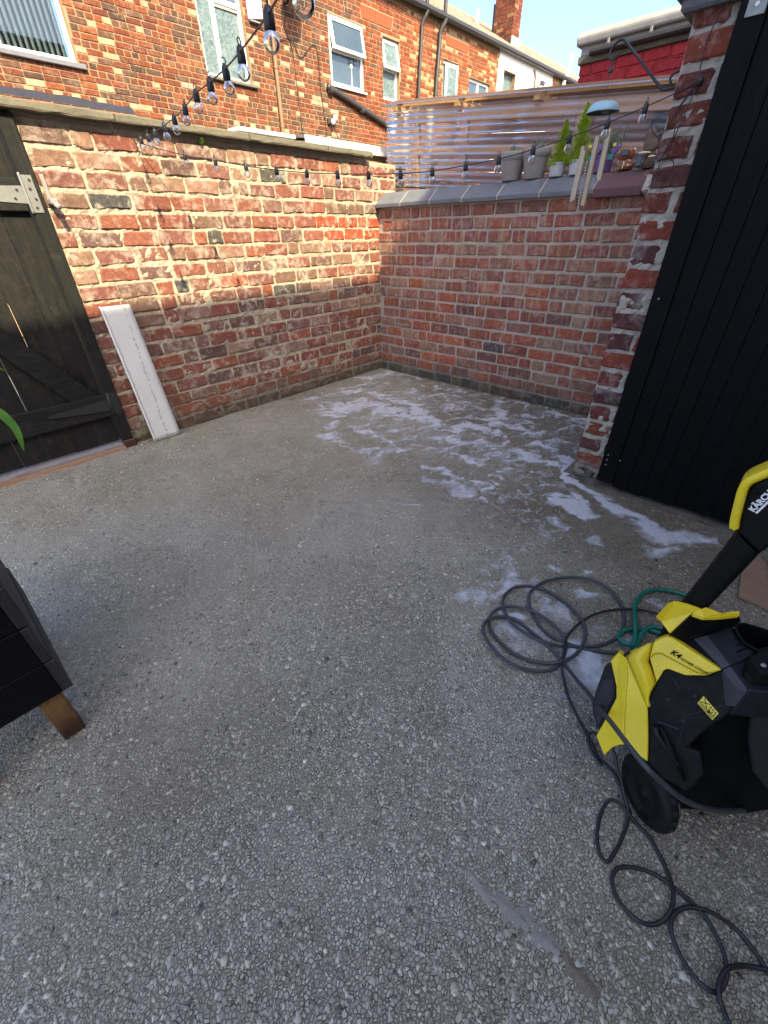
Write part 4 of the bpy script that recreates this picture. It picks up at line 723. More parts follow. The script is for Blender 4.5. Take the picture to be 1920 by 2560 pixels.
def right_gate():
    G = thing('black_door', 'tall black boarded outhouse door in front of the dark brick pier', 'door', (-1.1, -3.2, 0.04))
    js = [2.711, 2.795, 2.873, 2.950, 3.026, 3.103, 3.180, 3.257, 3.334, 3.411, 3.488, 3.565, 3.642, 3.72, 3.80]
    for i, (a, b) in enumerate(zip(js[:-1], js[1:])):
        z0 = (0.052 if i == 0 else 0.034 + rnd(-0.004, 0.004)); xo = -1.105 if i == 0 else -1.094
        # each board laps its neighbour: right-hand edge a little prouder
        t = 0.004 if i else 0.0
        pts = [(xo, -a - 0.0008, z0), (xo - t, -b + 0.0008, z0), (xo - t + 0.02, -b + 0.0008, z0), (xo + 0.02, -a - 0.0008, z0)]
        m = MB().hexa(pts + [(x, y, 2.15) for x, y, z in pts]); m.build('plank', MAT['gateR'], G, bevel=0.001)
    for y, z in ((-2.735,0.215),(-2.736,0.185),(-2.737,0.155),(-2.80,0.20),(-2.742,0.985)): MB().lathe([(0.0,-1.1085),(0.0042,-1.107),(0.0045,-1.102)], (0, y, z), 8, 'X').build('screw', MAT['galv'], G)
    b = MB().cbox((-1.1105, -2.79, 1.83), (-1.1055, -2.735, 1.92), 0.001).build('steel_plate', MAT['galv'], G)
    MB().lathe([(0.0,-1.114),(0.006,-1.113),(0.007,-1.11)], (0, -2.762, 1.856), 10, 'X').build('screw', MAT['upvc'], b)
    # dark damp sill the door stands over
    T = thing('outhouse_sill', 'dark damp mortar sill along the foot of the black door', 'sill', (-1.1, -3.2, 0))
    rows = []
    for i in range(70):
        y = -2.60 - 1.3*i/69; k = lambda s, a: a*mnoise.noise(Vector((y*s, 1.3, 0))); e = 0.05 + 0.06*i/69
        rows.append([(-1.045 - e + k(9, .012), y, -0.015), (-1.045 - e*0.9 + k(14, .01), y, 0.006 + k(20, .004)), (-1.045 - e*0.45, y, 0.016 + k(17, .006)), (-1.04, y, 0.028 + k(12, .006)), (-1.0, y, 0.03), (-1.0, y, -0.015)])
    MB().grid(rows).build('fillet', mortar_mat('damp_dark_mortar', (0.06,0.052,0.042), (0.035,0.032,0.028)), T, True)
right_gate()

def planter():
    P = thing('black_planter', 'black slatted planter box on brown pine legs at the left edge', 'planter', (-3.7, -1.8, 0))
    x0, x1, y0, y1 = -3.86, -3.553, -2.108, -1.55
    for i, (a, b) in enumerate(((0.195, 0.315), (0.318, 0.445), (0.448, 0.575), (0.578, 0.70))):
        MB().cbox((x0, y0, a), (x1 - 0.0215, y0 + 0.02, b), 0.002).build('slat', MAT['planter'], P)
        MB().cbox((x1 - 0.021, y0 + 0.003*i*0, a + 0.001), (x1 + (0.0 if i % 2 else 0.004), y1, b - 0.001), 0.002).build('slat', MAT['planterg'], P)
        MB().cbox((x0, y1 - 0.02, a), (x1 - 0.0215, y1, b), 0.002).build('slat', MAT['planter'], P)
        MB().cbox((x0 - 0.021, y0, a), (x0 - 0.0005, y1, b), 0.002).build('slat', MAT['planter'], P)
    for (x, y) in ((-3.638, -2.1), (-3.855, -2.1), (-3.638, -1.62), (-3.855, -1.62)):
        MB().cbox((x, y + (0.012 if y < -2 else 0), 0.0), (x + 0.056, y + 0.05, 0.194 if y < -2 else 0.19), 0.003).build('leg', MAT['pine'], P)
    MB().box((x0 + 0.001, y0 + 0.021, 0.205), (x1 - 0.022, y1 - 0.021, 0.66)).build('soil', MAT['soil'], P)
    rows = []
    L = thing('strap_leaf_plant', 'leafy plant with long green pointed leaves reaching in at the left edge', 'plant', (-3.70, -1.98, 0.66))
    def blade(path, w, nm='leaf'):
        pts = catmull(path, 6); rows = []; n = len(pts)
        for i, p in enumerate(pts):
            t = i/(n-1); ww = w*(math.sin(math.pi*min(1, t*0.92 + 0.08))**0.8)*(1 if t < .999 else 0.02)
            d = (pts[min(i+1, n-1)] - pts[max(i-1, 0)]).normalized(); sd = d.cross(Vector((0.5, -0.6, 0.6))).normalized()
            rows.append([(p - sd*ww)[:], (p - sd*ww*0.5 + Vector((0, 0, -0.002)))[:], (p + Vector((0, 0, -0.005*ww/w)))[:], (p + sd*ww*0.5 + Vector((0, 0, -0.002)))[:], (p + sd*ww)[:]])
        MB().grid(rows).build(nm, MAT['leaf'], L, True)
    blade([(-3.68,-1.98,0.66), (-3.60,-2.02,0.86), (-3.51,-2.08,1.0), (-3.42,-2.16,0.99), (-3.394,-2.212,0.957), (-3.40,-2.248,0.914)], 0.014)
    blade([(-3.69,-1.97,0.66), (-3.62,-1.98,0.9), (-3.50,-2.03,1.08), (-3.40,-2.13,1.075), (-3.361,-2.165,1.042)], 0.008)
    for k in range(7):
        a = rnd(2.0, 4.6); r = rnd(0.15, 0.3); blade([(-3.7, -1.97, 0.66), (-3.7 + r*0.4*math.cos(a), -1.9 + r*0.3*math.sin(a), 0.9), (-3.7 + r*math.cos(a), -1.85 + r*math.sin(a), 1.0), (-3.7 + r*1.4*math.cos(a), -1.85 + r*1.4*math.sin(a), 0.9)], 0.012)
planter()
# ---------------------------------------------------------------- the terrace beyond the alley, plane y = 5.5
HY = 5.5
faceH = lambda u, z, out: ((u, HY - out, z), 0.0)
def house():
    H = thing('terraced_house', 'sunlit red and cream brick terrace with white windows beyond the garden wall', 'house', (4.0, HY, 0))
    wins = [(-1.085, -0.185, 3.27, 4.3), (1.80, 2.66, 3.465, 4.75), (4.563, 5.49, 3.755, 4.735), (6.10, 6.645, 3.745, 4.72), (8.285, 8.93, 4.03, 4.75), (9.46, 10.5, 4.15, 4.605)]
    lints = [(5.46, 6.40, 4.845, 5.03), (8.345, 9.33, 4.99, 5.145), (1.6, 2.86, 4.752, 4.99), (-1.25, -0.02, 4.302, 4.52)]
    holes = wins + lints + [(10.80, 14.14, 0, 9)]
    # mortar body with real openings, built as strips round the holes
    wins_ = wins; wins = wins + [(11.1, 11.8, 4.40, 5.0)]
    xs = sorted({-4.0, 20.0, *[h[0] for h in wins], *[h[1] for h in wins]}); zs = sorted({0.0, 5.36, *[h[2] for h in wins], *[h[3] for h in wins]})
    m = MB()
    for a, b in zip(xs[:-1], xs[1:]):
        run = None
        for c, d in zip(zs[:-1], zs[1:]):
            cx, cz = (a+b)/2, (c+d)/2; inside = any(w[0] < cx < w[1] and w[2] < cz < w[3] for w in wins)
            if not inside:
                if run is None: run = c
            if inside or d == zs[-1]:
                if run is not None:
                    top = c if inside else d
                    m.box((a, HY + 0.007, run), (b, HY + 0.24, top)); run = None
    m.build('wall', MAT['mortH'], H, fix=False); wins = wins_
    pal = [(28, (0.33,0.098,0.048)), (24, (0.27,0.088,0.05)), (14, (0.40,0.13,0.055)), (18, (0.22,0.115,0.075)), (10, (0.16,0.095,0.07)), (5, (0.72,0.60,0.40))]
    palr = [(40, (0.38,0.085,0.03)), (30, (0.33,0.075,0.03)), (10, (0.45,0.13,0.05)), (6, (0.26,0.10,0.05))]
    palc = [(30, (0.42,0.11,0.04)), (20, (0.34,0.09,0.04)), (20, (0.75,0.52,0.27)), (10, (0.5,0.2,0.08))]
    g = 0.0722; bl = []
    for k in range(29, 74):
        z0 = k*g; z1 = z0 + g - 0.011
        if z1 > 5.33: break
        hdr = (k % 4 == 0); u = -2.6 - (0.11 if k % 2 else 0) - rnd(0, 0.02)
        while u < 17.5:
            L = (rnd(0.095, 0.105) if hdr or random.random() < 0.10 else rnd(0.205, 0.222)); a, b = u, u + L; u += L + rnd(0.008, 0.013)
            bad = False
            for h in holes:
                if z1 > h[2] + 0.01 and z0 < h[3] - 0.01 and b > h[0] and a < h[1]:
                    if a < h[0] - 0.05: b = h[0] - 0.006
                    elif b > h[1] + 0.05: a = h[1] + 0.006
                    else: bad = True
            if bad or b - a < 0.04: continue
            mid = (a+b)/2
            near_cream = mnoise.noise(Vector((mid*0.9, z0*2.0, 5))) > 0.12
            p = palr if (5.3 < mid < 6.9 and random.random() < 0.8) else (palc if mid > 6.6 else pal)
            c = pick(p)
            if hdr and mid < 5 and near_cream and random.random() < 0.33: c = (0.80, 0.66, 0.40)
            bl.append((a, b, z0 + rnd(-0.002, 0.002), z1, c))
    vis = sorted(bl, key=lambda q: (Vector(((q[0]+q[1])/2, HY, (q[2]+q[3])/2)) - CAM).length/(q[1]-q[0])**0.5 + (50 if ((q[0]+q[1])/2 < -1.9 or q[2] < 2.45) else 0))
    for a, b, z0, z1, c in vis[:300]: place_brick(H, a, b, z0, z1, faceH, rnd(0, 0.002), 'brickH', c, jitter=0.002)
    m = MB(); cols = []
    for a, b, z0, z1, c in vis[300:]:
        o = rnd(-0.003, 0.003); v = rnd(0.85, 1.15)*ALB['brickH']; n0 = len(m.v)
        m.add([(a,HY+.02,z0),(b,HY+.02,z0),(b,HY+.02,z1),(a,HY+.02,z1),(a+.004,HY-o,z0+.003),(b-.004,HY-o,z0+.003),(b-.004,HY-o,z1-.003),(a+.004,HY-o,z1-.003)],
              [(4,5,6,7),(0,1,5,4),(1,2,6,5),(2,3,7,6),(3,0,4,7)]); cols += [(c[0]*v, c[1]*v, c[2]*v, 1)]*8
    me = m.mesh('bricks', MAT['brickHs']); at = me.color_attributes.new('Col', 'FLOAT_COLOR', 'POINT'); at.data.foreach_set('color', np.array(cols, dtype=np.float32).ravel())
    tag(link('bricks', me, H), kind='stuff')
    # rubbed red flat arches: soldier bricks
    for (a, b, c, d) in lints:
        n = max(4, int((b-a)/0.082))
        for i in range(n):
            t0, t1 = a + (b-a)*i/n + 0.003, a + (b-a)*(i+1)/n - 0.003; sk = ((t0+t1)/2 - (a+b)/2)*0.12; y = HY - 0.006 + rnd(-.002, .002)
            MB().prism([(t0 - sk*0.5, y, c + 0.004), (t1 - sk*0.5, y, c + 0.004), (t1 + sk*0.5, y, d - 0.004), (t0 + sk*0.5, y, d - 0.004)], (0, 0.03, 0)).build('arch_brick', MAT['lintel'], H)
    # windows
    def window(x0, x1, z0, z1, kind, sill='stone'):
        y = HY + 0.075
        if kind in ('plant',): y = HY + 0.02
        w = MB(); f = 0.058
        def bar(a, b, c, d, yy=0.0, t=0.06): return MB().cbox((a, y + yy, c), (b, y + yy + t, d), 0.006)
        fr = bar(x0, x0+f, z0, z1).build('window', MAT['upvc'], H)
        for a, b, c, d in ((x1-f, x1, z0, z1), (x0+f+.0005, x1-f-.0005, z0, z0+f), (x0+f+.0005, x1-f-.0005, z1-f, z1)): bar(a, b, c, d).build('frame_bar', MAT['upvc'], fr)
        gy = y + 0.03
        def pane(a, b, c, d, mt, yy=0.0): MB().box((a, gy + yy, c), (b, gy + 0.008 + yy, d)).build('pane', mt, fr)
        def sash(a, b, c, d, tilt=0.0):   # top-hung casement, pushed open by tilt metres at its foot
            def q(x, z, dy): return (x, y - 0.02 - tilt*(d - z)/(d - c) + dy, z)
            s = 0.05
            for (u0, u1, v0, v1) in ((a, a+s, c, d), (b-s, b, c, d), (a+s, b-s, c, c+s), (a+s, b-s, d-s, d)):
                MB().hexa([q(u0,v0,0), q(u1,v0,0), q(u1,v0,.04), q(u0,v0,.04), q(u0,v1,0), q(u1,v1,0), q(u1,v1,.04), q(u0,v1,.04)]).build('sash', MAT['upvc'], fr)
            MB().hexa([q(a+s,c+s,.015), q(b-s,c+s,.015), q(b-s,c+s,.022), q(a+s,c+s,.022), q(a+s,d-s,.015), q(b-s,d-s,.015), q(b-s,d-s,.022), q(a+s,d-s,.022)]).build('pane', MAT['frost'] if kind == 'narrow' else MAT['glass'], fr)
        MB().box((x0, y + 0.28, z0), (x1, y + 0.3, z1)).build('room_back', MAT['room'], fr)
        if kind == 'blind':
            pane(x0+f, x1-f, z0+f, z1-f, clear_glass)
            n = 11
            for i in range(n):
                xx = x0 + f + (x1-x0-2*f)*(i+0.5)/n; m_ = MB(); w_ = 0.032
                rows = [[(xx - w_ + 0.012, gy + 0.06, z), (xx, gy + 0.052, z), (xx + w_ - 0.012, gy + 0.075, z)] for z in (z0 + f, z1)]
                o = MB().grid(rows).build('blind_slat', MAT['blind'], fr); s_ = o.modifiers.new('s', 'SOLIDIFY'); s_.thickness = 0.002
        elif kind == 'double':
            xm = x0 + (x1-x0)*0.385
            bar(xm - 0.034, xm + 0.034, z0+f, z1-f, -0.004).build('mullion', MAT['upvc'], fr)
            bar(xm + 0.0345, x1-f-.0005, 4.365, 4.43, -0.004).build('transom', MAT['upvc'], fr)
            pane(x0+f, xm-.034, z0+f, z1-f, MAT['frost']); pane(xm+.034, x1-f, z0+f, 4.365, MAT['frost']); pane(xm+.034, x1-f, 4.43, z1-f, MAT['glass'])
            MB().box((xm+.034, gy - 0.02, 4.325), (x1-f, gy - 0.012, 4.364)).build('vent_strip', MAT['potg'], fr)
        elif kind in ('plant', 'narrow'):
            zm = z0 + (z1-z0)*0.53
            bar(x0+f+.0005, x1-f-.0005, zm-0.03, zm+0.03, 0.0).build('transom', MAT['upvc'], fr)
            pane(x0+f, x1-f, z0+f, zm-0.03, MAT['glass'] if kind == 'plant' else MAT['frost'])
            sash(x0+0.02, x1-0.015, zm-0.02, z1-0.03, 0.10)
            if kind == 'plant':   # vase of pale flowers on the inside sill, close behind the glass
                xx = x0 + (x1-x0)*0.66; m_ = MB().tube([(xx, gy-0.006, z0+f+0.02), (xx, gy-0.006, zm-0.20)], 0.008, 6).build('vase', MAT['curtain'], fr)
                MB().lathe([(0.004,zm-.20),(0.028,zm-.19),(0.03,zm-.15),(0.006,zm-.13)], (xx-.01, gy-0.006, 0), 8).build('flower', MAT['cream'], fr)
                for q in range(8): MB().lathe([(0.002,-.016),(0.02,0),(0.002,.016)], (xx + rnd(-.09,.09), gy-0.006, zm - rnd(.05,.15)), 6).build('flower', MAT['sage'], fr)
        elif kind == 'ajar':
            pane(x0+f, x1-f, z0+f, z1-f, MAT['frost']); 
            MB().hexa([(x0+.18,y-.03,z0+.03),(x1-.03,y-.09,z0+.03),(x1-.03,y-.05,z0+.03),(x0+.18,y+.0,z0+.03),(x0+.18,y-.03,z1-.04),(x1-.03,y-.09,z1-.04),(x1-.03,y-.05,z1-.04),(x0+.18,y+.0,z1-.04)]).build('sash', MAT['upvc'], fr)
            MB().hexa([(x0+.24,y-.039,z0+.09),(x1-.09,y-.085,z0+.09),(x1-.09,y-.084,z0+.09),(x0+.24,y-.038,z0+.09),(x0+.24,y-.039,z1-.1),(x1-.09,y-.085,z1-.1),(x1-.09,y-.084,z1-.1),(x0+.24,y-.038,z1-.1)]).build('pane', MAT['frost'], fr)
        elif kind == 'small':
            xm = (x0+x1)/2; bar(xm-.035, xm+.035, z0+f, z1-f, -.004).build('mullion', MAT['upvc'], fr); pane(x0+f, xm-.035, z0+f, z1-f, MAT['glass']); pane(xm+.035, x1-f, z0+f, z1-f, MAT['glass'])
        if sill == 'stone': MB().cbox((x0-0.03, HY-0.05, z0-0.055), (x1+0.07, HY+0.074, z0-0.001), 0.006).build('sill', MAT['bluebrick'], fr)
        elif sill == 'white': MB().cbox((x0-0.01, HY-0.045, z0-0.03), (x1+0.05, HY+0.019, z0-0.0005), 0.004).build('sill', MAT['upvc'], fr)
        elif sill == 'concrete': MB().cbox((x0+0.01, HY-0.06, z0-0.04), (x1+0.07, HY+0.074, z0-0.001), 0.006).build('sill', MAT['concrete'], fr)
    clear_glass = clear_mat('clear_window_glass', (0.78,0.86,0.88), 0.02, 0.0, 0.02)
    for w, k, s in zip(wins, ('blind', 'double', 'plant', 'narrow', 'ajar', 'small'), ('stone', 'concrete', 'white', 'none', 'none', 'none')): window(*w, k, s)
    # white rendered bay with a deep-set window
    rw = (11.1, 11.8, 4.40, 5.0); r = MB()
    for a, b, c, d in ((10.81, 11.1, 0, 5.36), (11.8, 14.13, 0, 5.36), (11.1, 11.8, 0, 4.40), (11.1, 11.8, 5.0, 5.36)): r.box((a, HY - 0.02, c), (b, HY + 0.02, d))
    R_ = r.build('render', MAT['render'], H, fix=False)
    MB().box((11.1, HY + 0.13, 4.40), (11.8, HY + 0.14, 5.0)).build('pane', MAT['frost'], R_)
    MB().box((11.1, HY + 0.10, 4.40), (11.14, HY + 0.129, 5.0)).build('frame', MAT['upvc'], R_)
    MB().tube([(12.9, HY - 0.06, 4.3), (12.92, HY - 0.05, 5.1), (12.8, HY - 0.05, 5.25)], 0.025, 6).build('dead_stem', MAT['cord'], R_)
    c_ = MB().cbox((13.1, HY - 0.2, 4.95), (13.3, HY - 0.12, 5.05), 0.01).build('camera_box', MAT['gutter'], R_); MB().tube([(12.9, HY-.02, 4.9), (13.1, HY-.15, 4.95)], 0.012, 6).build('arm', MAT['gutter'], c_)
    # roof: slates, ridge, gutter
    ez, ey, rz_, ry = 5.40, HY - 0.16, 6.86, 8.05
    m = MB(); nrow = 15
    for i in range(nrow):
        t0, t1 = i/nrow, (i+1.12)/nrow; yy0, zz0 = ey + (ry-ey)*t0, ez + (rz_-ez)*t0; yy1, zz1 = ey + (ry-ey)*t1, ez + (rz_-ez)*t1; x = -5.0 - (0.15 if i % 2 else 0)
        while x < 20:
            w_ = 0.30; dz = rnd(0, 0.006)
            m.add([(x,yy0,zz0+.012+dz),(x+w_-.008,yy0,zz0+.012+dz),(x+w_-.008,yy1,zz1-.004),(x,yy1,zz1-.004),(x,yy0,zz0),(x+w_-.008,yy0,zz0)], [(0,1,2,3),(4,5,1,0)]); x += w_
    rf = m.build('roof', MAT['slate'], H, fix=False)
    MB().prism([(-5, ey + 0.02, ez - 0.012), (-5, ry, rz_ - 0.012), (-5, ry + 2.6, ez), (-5, HY + 0.2, ez - 0.05)], (25, 0, 0)).build('roof_deck', MAT['gutter'], rf)
    x = -5.0; k = 0
    while x < 20:
        MB().prism([(x, ry - 0.11, rz_ - 0.05), (x, ry - 0.06, rz_ + 0.04), (x, ry, rz_ + 0.07), (x, ry + 0.06, rz_ + 0.04), (x, ry + 0.11, rz_ - 0.05)], (0.43, 0, 0)).build('ridge_tile', MAT['ridge'], rf); x += 0.45
    MB().prism([(-5, HY-0.19, 5.40), (-5, HY-0.20, 5.34), (-5, HY-0.16, 5.305), (-5, HY-0.10, 5.305), (-5, HY-0.07, 5.34), (-5, HY-0.075, 5.39)], (25, 0, 0)).build('gutter', MAT['gutter'], H)
    MB().box((-5, HY-0.074, 5.335), (20, HY+0.006, 5.385)).build('fascia', MAT['gutter'], H)
    # chimney
    cx0, cx1, cy0, cy1, cz0, cz1 = 12.8, 13.22, 6.35, 7.02, 5.85, 7.6
    ch = MB().box((cx0+.008, cy0+.008, cz0), (cx1-.008, cy1-.008, cz1)).build('chimney', MAT['mortH'], rf)
    pc = [(3, (0.30,0.075,0.04)), (2, (0.22,0.06,0.04)), (2, (0.37,0.11,0.05)), (1, (0.5,0.3,0.14))]; gg = 0.085
    fF = lambda u, z, out: ((u, cy0 - out, z), 0.0); fL = lambda u, z, out: ((cx0 - out, -u, z), -math.pi/2); cnt = 0
    m = MB(); cols = []
    for k in range(int((cz1-cz0)/gg)):
        for (fc, a0, a1) in ((fF, cx0, cx1), (fL, -cy1, -cy0)):
            u = a0 + (-0.11 if k % 2 else 0)
            while u < a1 - 0.02:
                a, b = max(u, a0+.004), min(u + 0.215, a1-.004); u += 0.225
                if b - a > 0.04:
                    c = pick(pc); v = rnd(.85, 1.15)*ALB['brickH']; z0_ = cz0 + k*gg + .005; z1_ = cz0 + (k+1)*gg - .006
                    m.add([fc(a, z0_, 0)[0], fc(b, z0_, 0)[0], fc(b, z1_, 0)[0], fc(a, z1_, 0)[0], fc(a, z0_, -.03)[0], fc(b, z0_, -.03)[0], fc(b, z1_, -.03)[0], fc(a, z1_, -.03)[0]], [(0,1,2,3),(4,5,1,0),(5,6,2,1),(6,7,3,2),(7,4,0,3)]); cols += [(c[0]*v, c[1]*v, c[2]*v, 1)]*8
    me = m.mesh('chimney_bricks', MAT['brickHs']); at = me.color_attributes.new('Col', 'FLOAT_COLOR', 'POINT'); at.data.foreach_set('color', np.array(cols, dtype=np.float32).ravel())
    tag(link('chimney_bricks', me, ch), kind='stuff')
    MB().box((cx0-.05, cy0-.05, cz0-.02), (cx1+.05, cy0-.001, 6.12)).build('lead_flashing', MAT['lead'], ch)
    # downpipes and odds and ends on the wall
    def pipe(path, r, mt, nm): 
        P_ = MB().tube(catmull(path, 4), r, 10).build(nm, mt, H, True); return P_
    p_ = pipe([(3.172, HY-0.05, 5.3), (3.17, HY-0.05, 4.0), (3.165, HY-0.05, 2.0)], 0.036, MAT['brownpipe'], 'downpipe')
    for z in (2.95, 3.75, 4.5): MB().lathe([(0.044, z), (0.044, z+0.03)], (3.168, HY-0.05, 0), 10).build('collar', MAT['brownpipe'], p_)
    p_ = pipe([(4.405, HY-0.03, 3.70), (5.0, HY-0.06, 3.565), (5.6, HY-0.06, 3.43), (6.3, HY-0.06, 3.275)], 0.05, MAT['gutter'], 'waste_pipe')
    for xx in (4.43, 5.3): MB().tube([(xx, HY-0.058, 3.70 - (xx-4.405)*.224 - .03), (xx + .08, HY-0.058, 3.70 - (xx-4.325)*.224 - .03)], 0.06, 10).build('collar', MAT['gutter'], p_)
    for xa, xb in ((7.35, 7.27), (8.03, 7.93)):
        p_ = pipe([(xa+0.08, HY-0.15, 5.36), (xa+0.06, HY-0.13, 5.27), (xa, HY-0.06, 5.12), (xa-0.01, HY-0.055, 4.9), (xb, HY-0.055, 3.8), (xb, HY-0.055, 2.0)], 0.05 if xa > 8 else 0.038, MAT['gutter'], 'downpipe')
        pipe([(xa+0.1, HY-0.10, 5.3), (xa+0.12, HY-0.10, 6.1)], 0.045, MAT['gutter'], 'vent_pipe')
    pipe([(14.78, HY-0.1, 5.05), (14.80, HY-0.1, 5.35), (14.95, HY-0.12, 5.5), (15.0, HY-0.12, 5.95)], 0.06, MAT['upvc'], 'flue_pipe')
    pipe([(13.4, 7.4, 6.4), (13.4, 7.4, 7.1)], 0.05, MAT['gutter'], 'flue_pipe'); pipe([(12.9, 7.7, 6.5), (12.9, 7.7, 6.95)], 0.06, MAT['upvc'], 'flue_pipe')
    # alarm box
    a = MB().prism([(2.735, HY-0.07, 4.27), (3.0, HY-0.07, 4.32), (3.01, HY-0.07, 4.75), (2.735, HY-0.07, 4.75)], (0, 0.069, 0)).build('alarm_box', MAT['upvc'], H, bevel=0.01)
    MB().box((2.745, HY-0.066, 4.252), (2.99, HY-0.002, 4.268)).build('box_base', MAT['potg'], a)
    # satellite dish (its shadow lies on the bricks) and loose cables
    d = MB().lathe([(0.0,-0.0),(0.12,0.012),(0.22,0.045),(0.245,0.06),(0.243,0.068),(0.22,0.053),(0.12,0.02),(0.0,0.008)], (0,0,0), 24, 'Y', cap=False)
    do = d.build('satellite_dish', MAT['deck'], H, True, loc=(3.52, HY-0.36, 4.80)); do.rotation_euler = (math.radians(168), 0, math.radians(12))
    MB().tube([(3.52, HY-0.34, 4.75), (3.54, HY-0.1, 4.62), (3.54, HY, 4.62)], 0.02, 8).build('dish_arm', MAT['deck'], H); MB().tube([(3.52, HY-0.34, 4.60), (3.50, HY-0.72, 4.66)], 0.012, 6).build('feed_arm', MAT['deck'], H)
    for pth in ([(3.55,HY-.01,4.6),(3.5,HY-.012,4.3),(3.62,HY-.012,4.05),(3.66,HY-.012,3.3),(3.72,HY-.012,2.3)], [(3.3,HY-.012,4.12),(3.6,HY-.03,4.2),(3.8,HY-.012,4.0),(4.1,HY-.02,4.22),(4.22,HY-.012,4.15),(4.25,HY-.012,3.6),(4.3,HY-.012,3.2)], [(4.32,HY-.012,3.25),(4.33,HY-.012,2.7),(4.5,HY-.012,2.72)], [(4.5,HY-.02,3.15),(4.8,HY-.02,2.8),(5.4,HY-.02,2.5)]):
        MB().tube(catmull(pth, 6), 0.006, 5).build('cable', MAT['rubber'], H)
    l_ = MB().cbox((4.36, HY-0.05, 3.13), (4.46, HY, 3.23), 0.01).build('floodlight', MAT['gutter'], H)
    for xx, zz in ((4.44, 3.17), (4.52, 3.24)): MB().lathe([(0.0,-.05),(0.035,-.035),(0.05,0),(0.035,.035),(0.0,.05)], (xx, HY-0.1, zz), 12).build('lamp_head', MAT['upvc'], l_, True)
house()

# ---------------------------------------------------------------- slate lean-to peeping over the wall's far end
def shed_roof():
    s = thing('slate_lean_to', 'small grey slate roof with white fascia behind the end of the wall', 'roof', (0.2, 0.4, 0))
    MB().hexa([(-0.55,.30,1.905),(0.52,.30,1.905),(0.52,1.2,2.02),(-0.55,1.2,2.02),(-0.55,.30,1.925),(0.52,.30,1.925),(0.52,1.2,2.04),(-0.55,1.2,2.04)]).build('slates', MAT['slate'], s)
    MB().cbox((-0.55, .285, 1.855), (0.54, .299, 1.925), 0.003).build('fascia', MAT['upvc'], s)
    MB().box((-0.5, .33, 0), (0.5, 1.2, 1.904)).build('wall', MAT['mortH'], s)
    MB().cbox((-1.25, 0.16, 1.862), (-0.75, 0.30, 1.888), 0.004).build('white_strip', MAT['upvc'], s)
shed_roof()

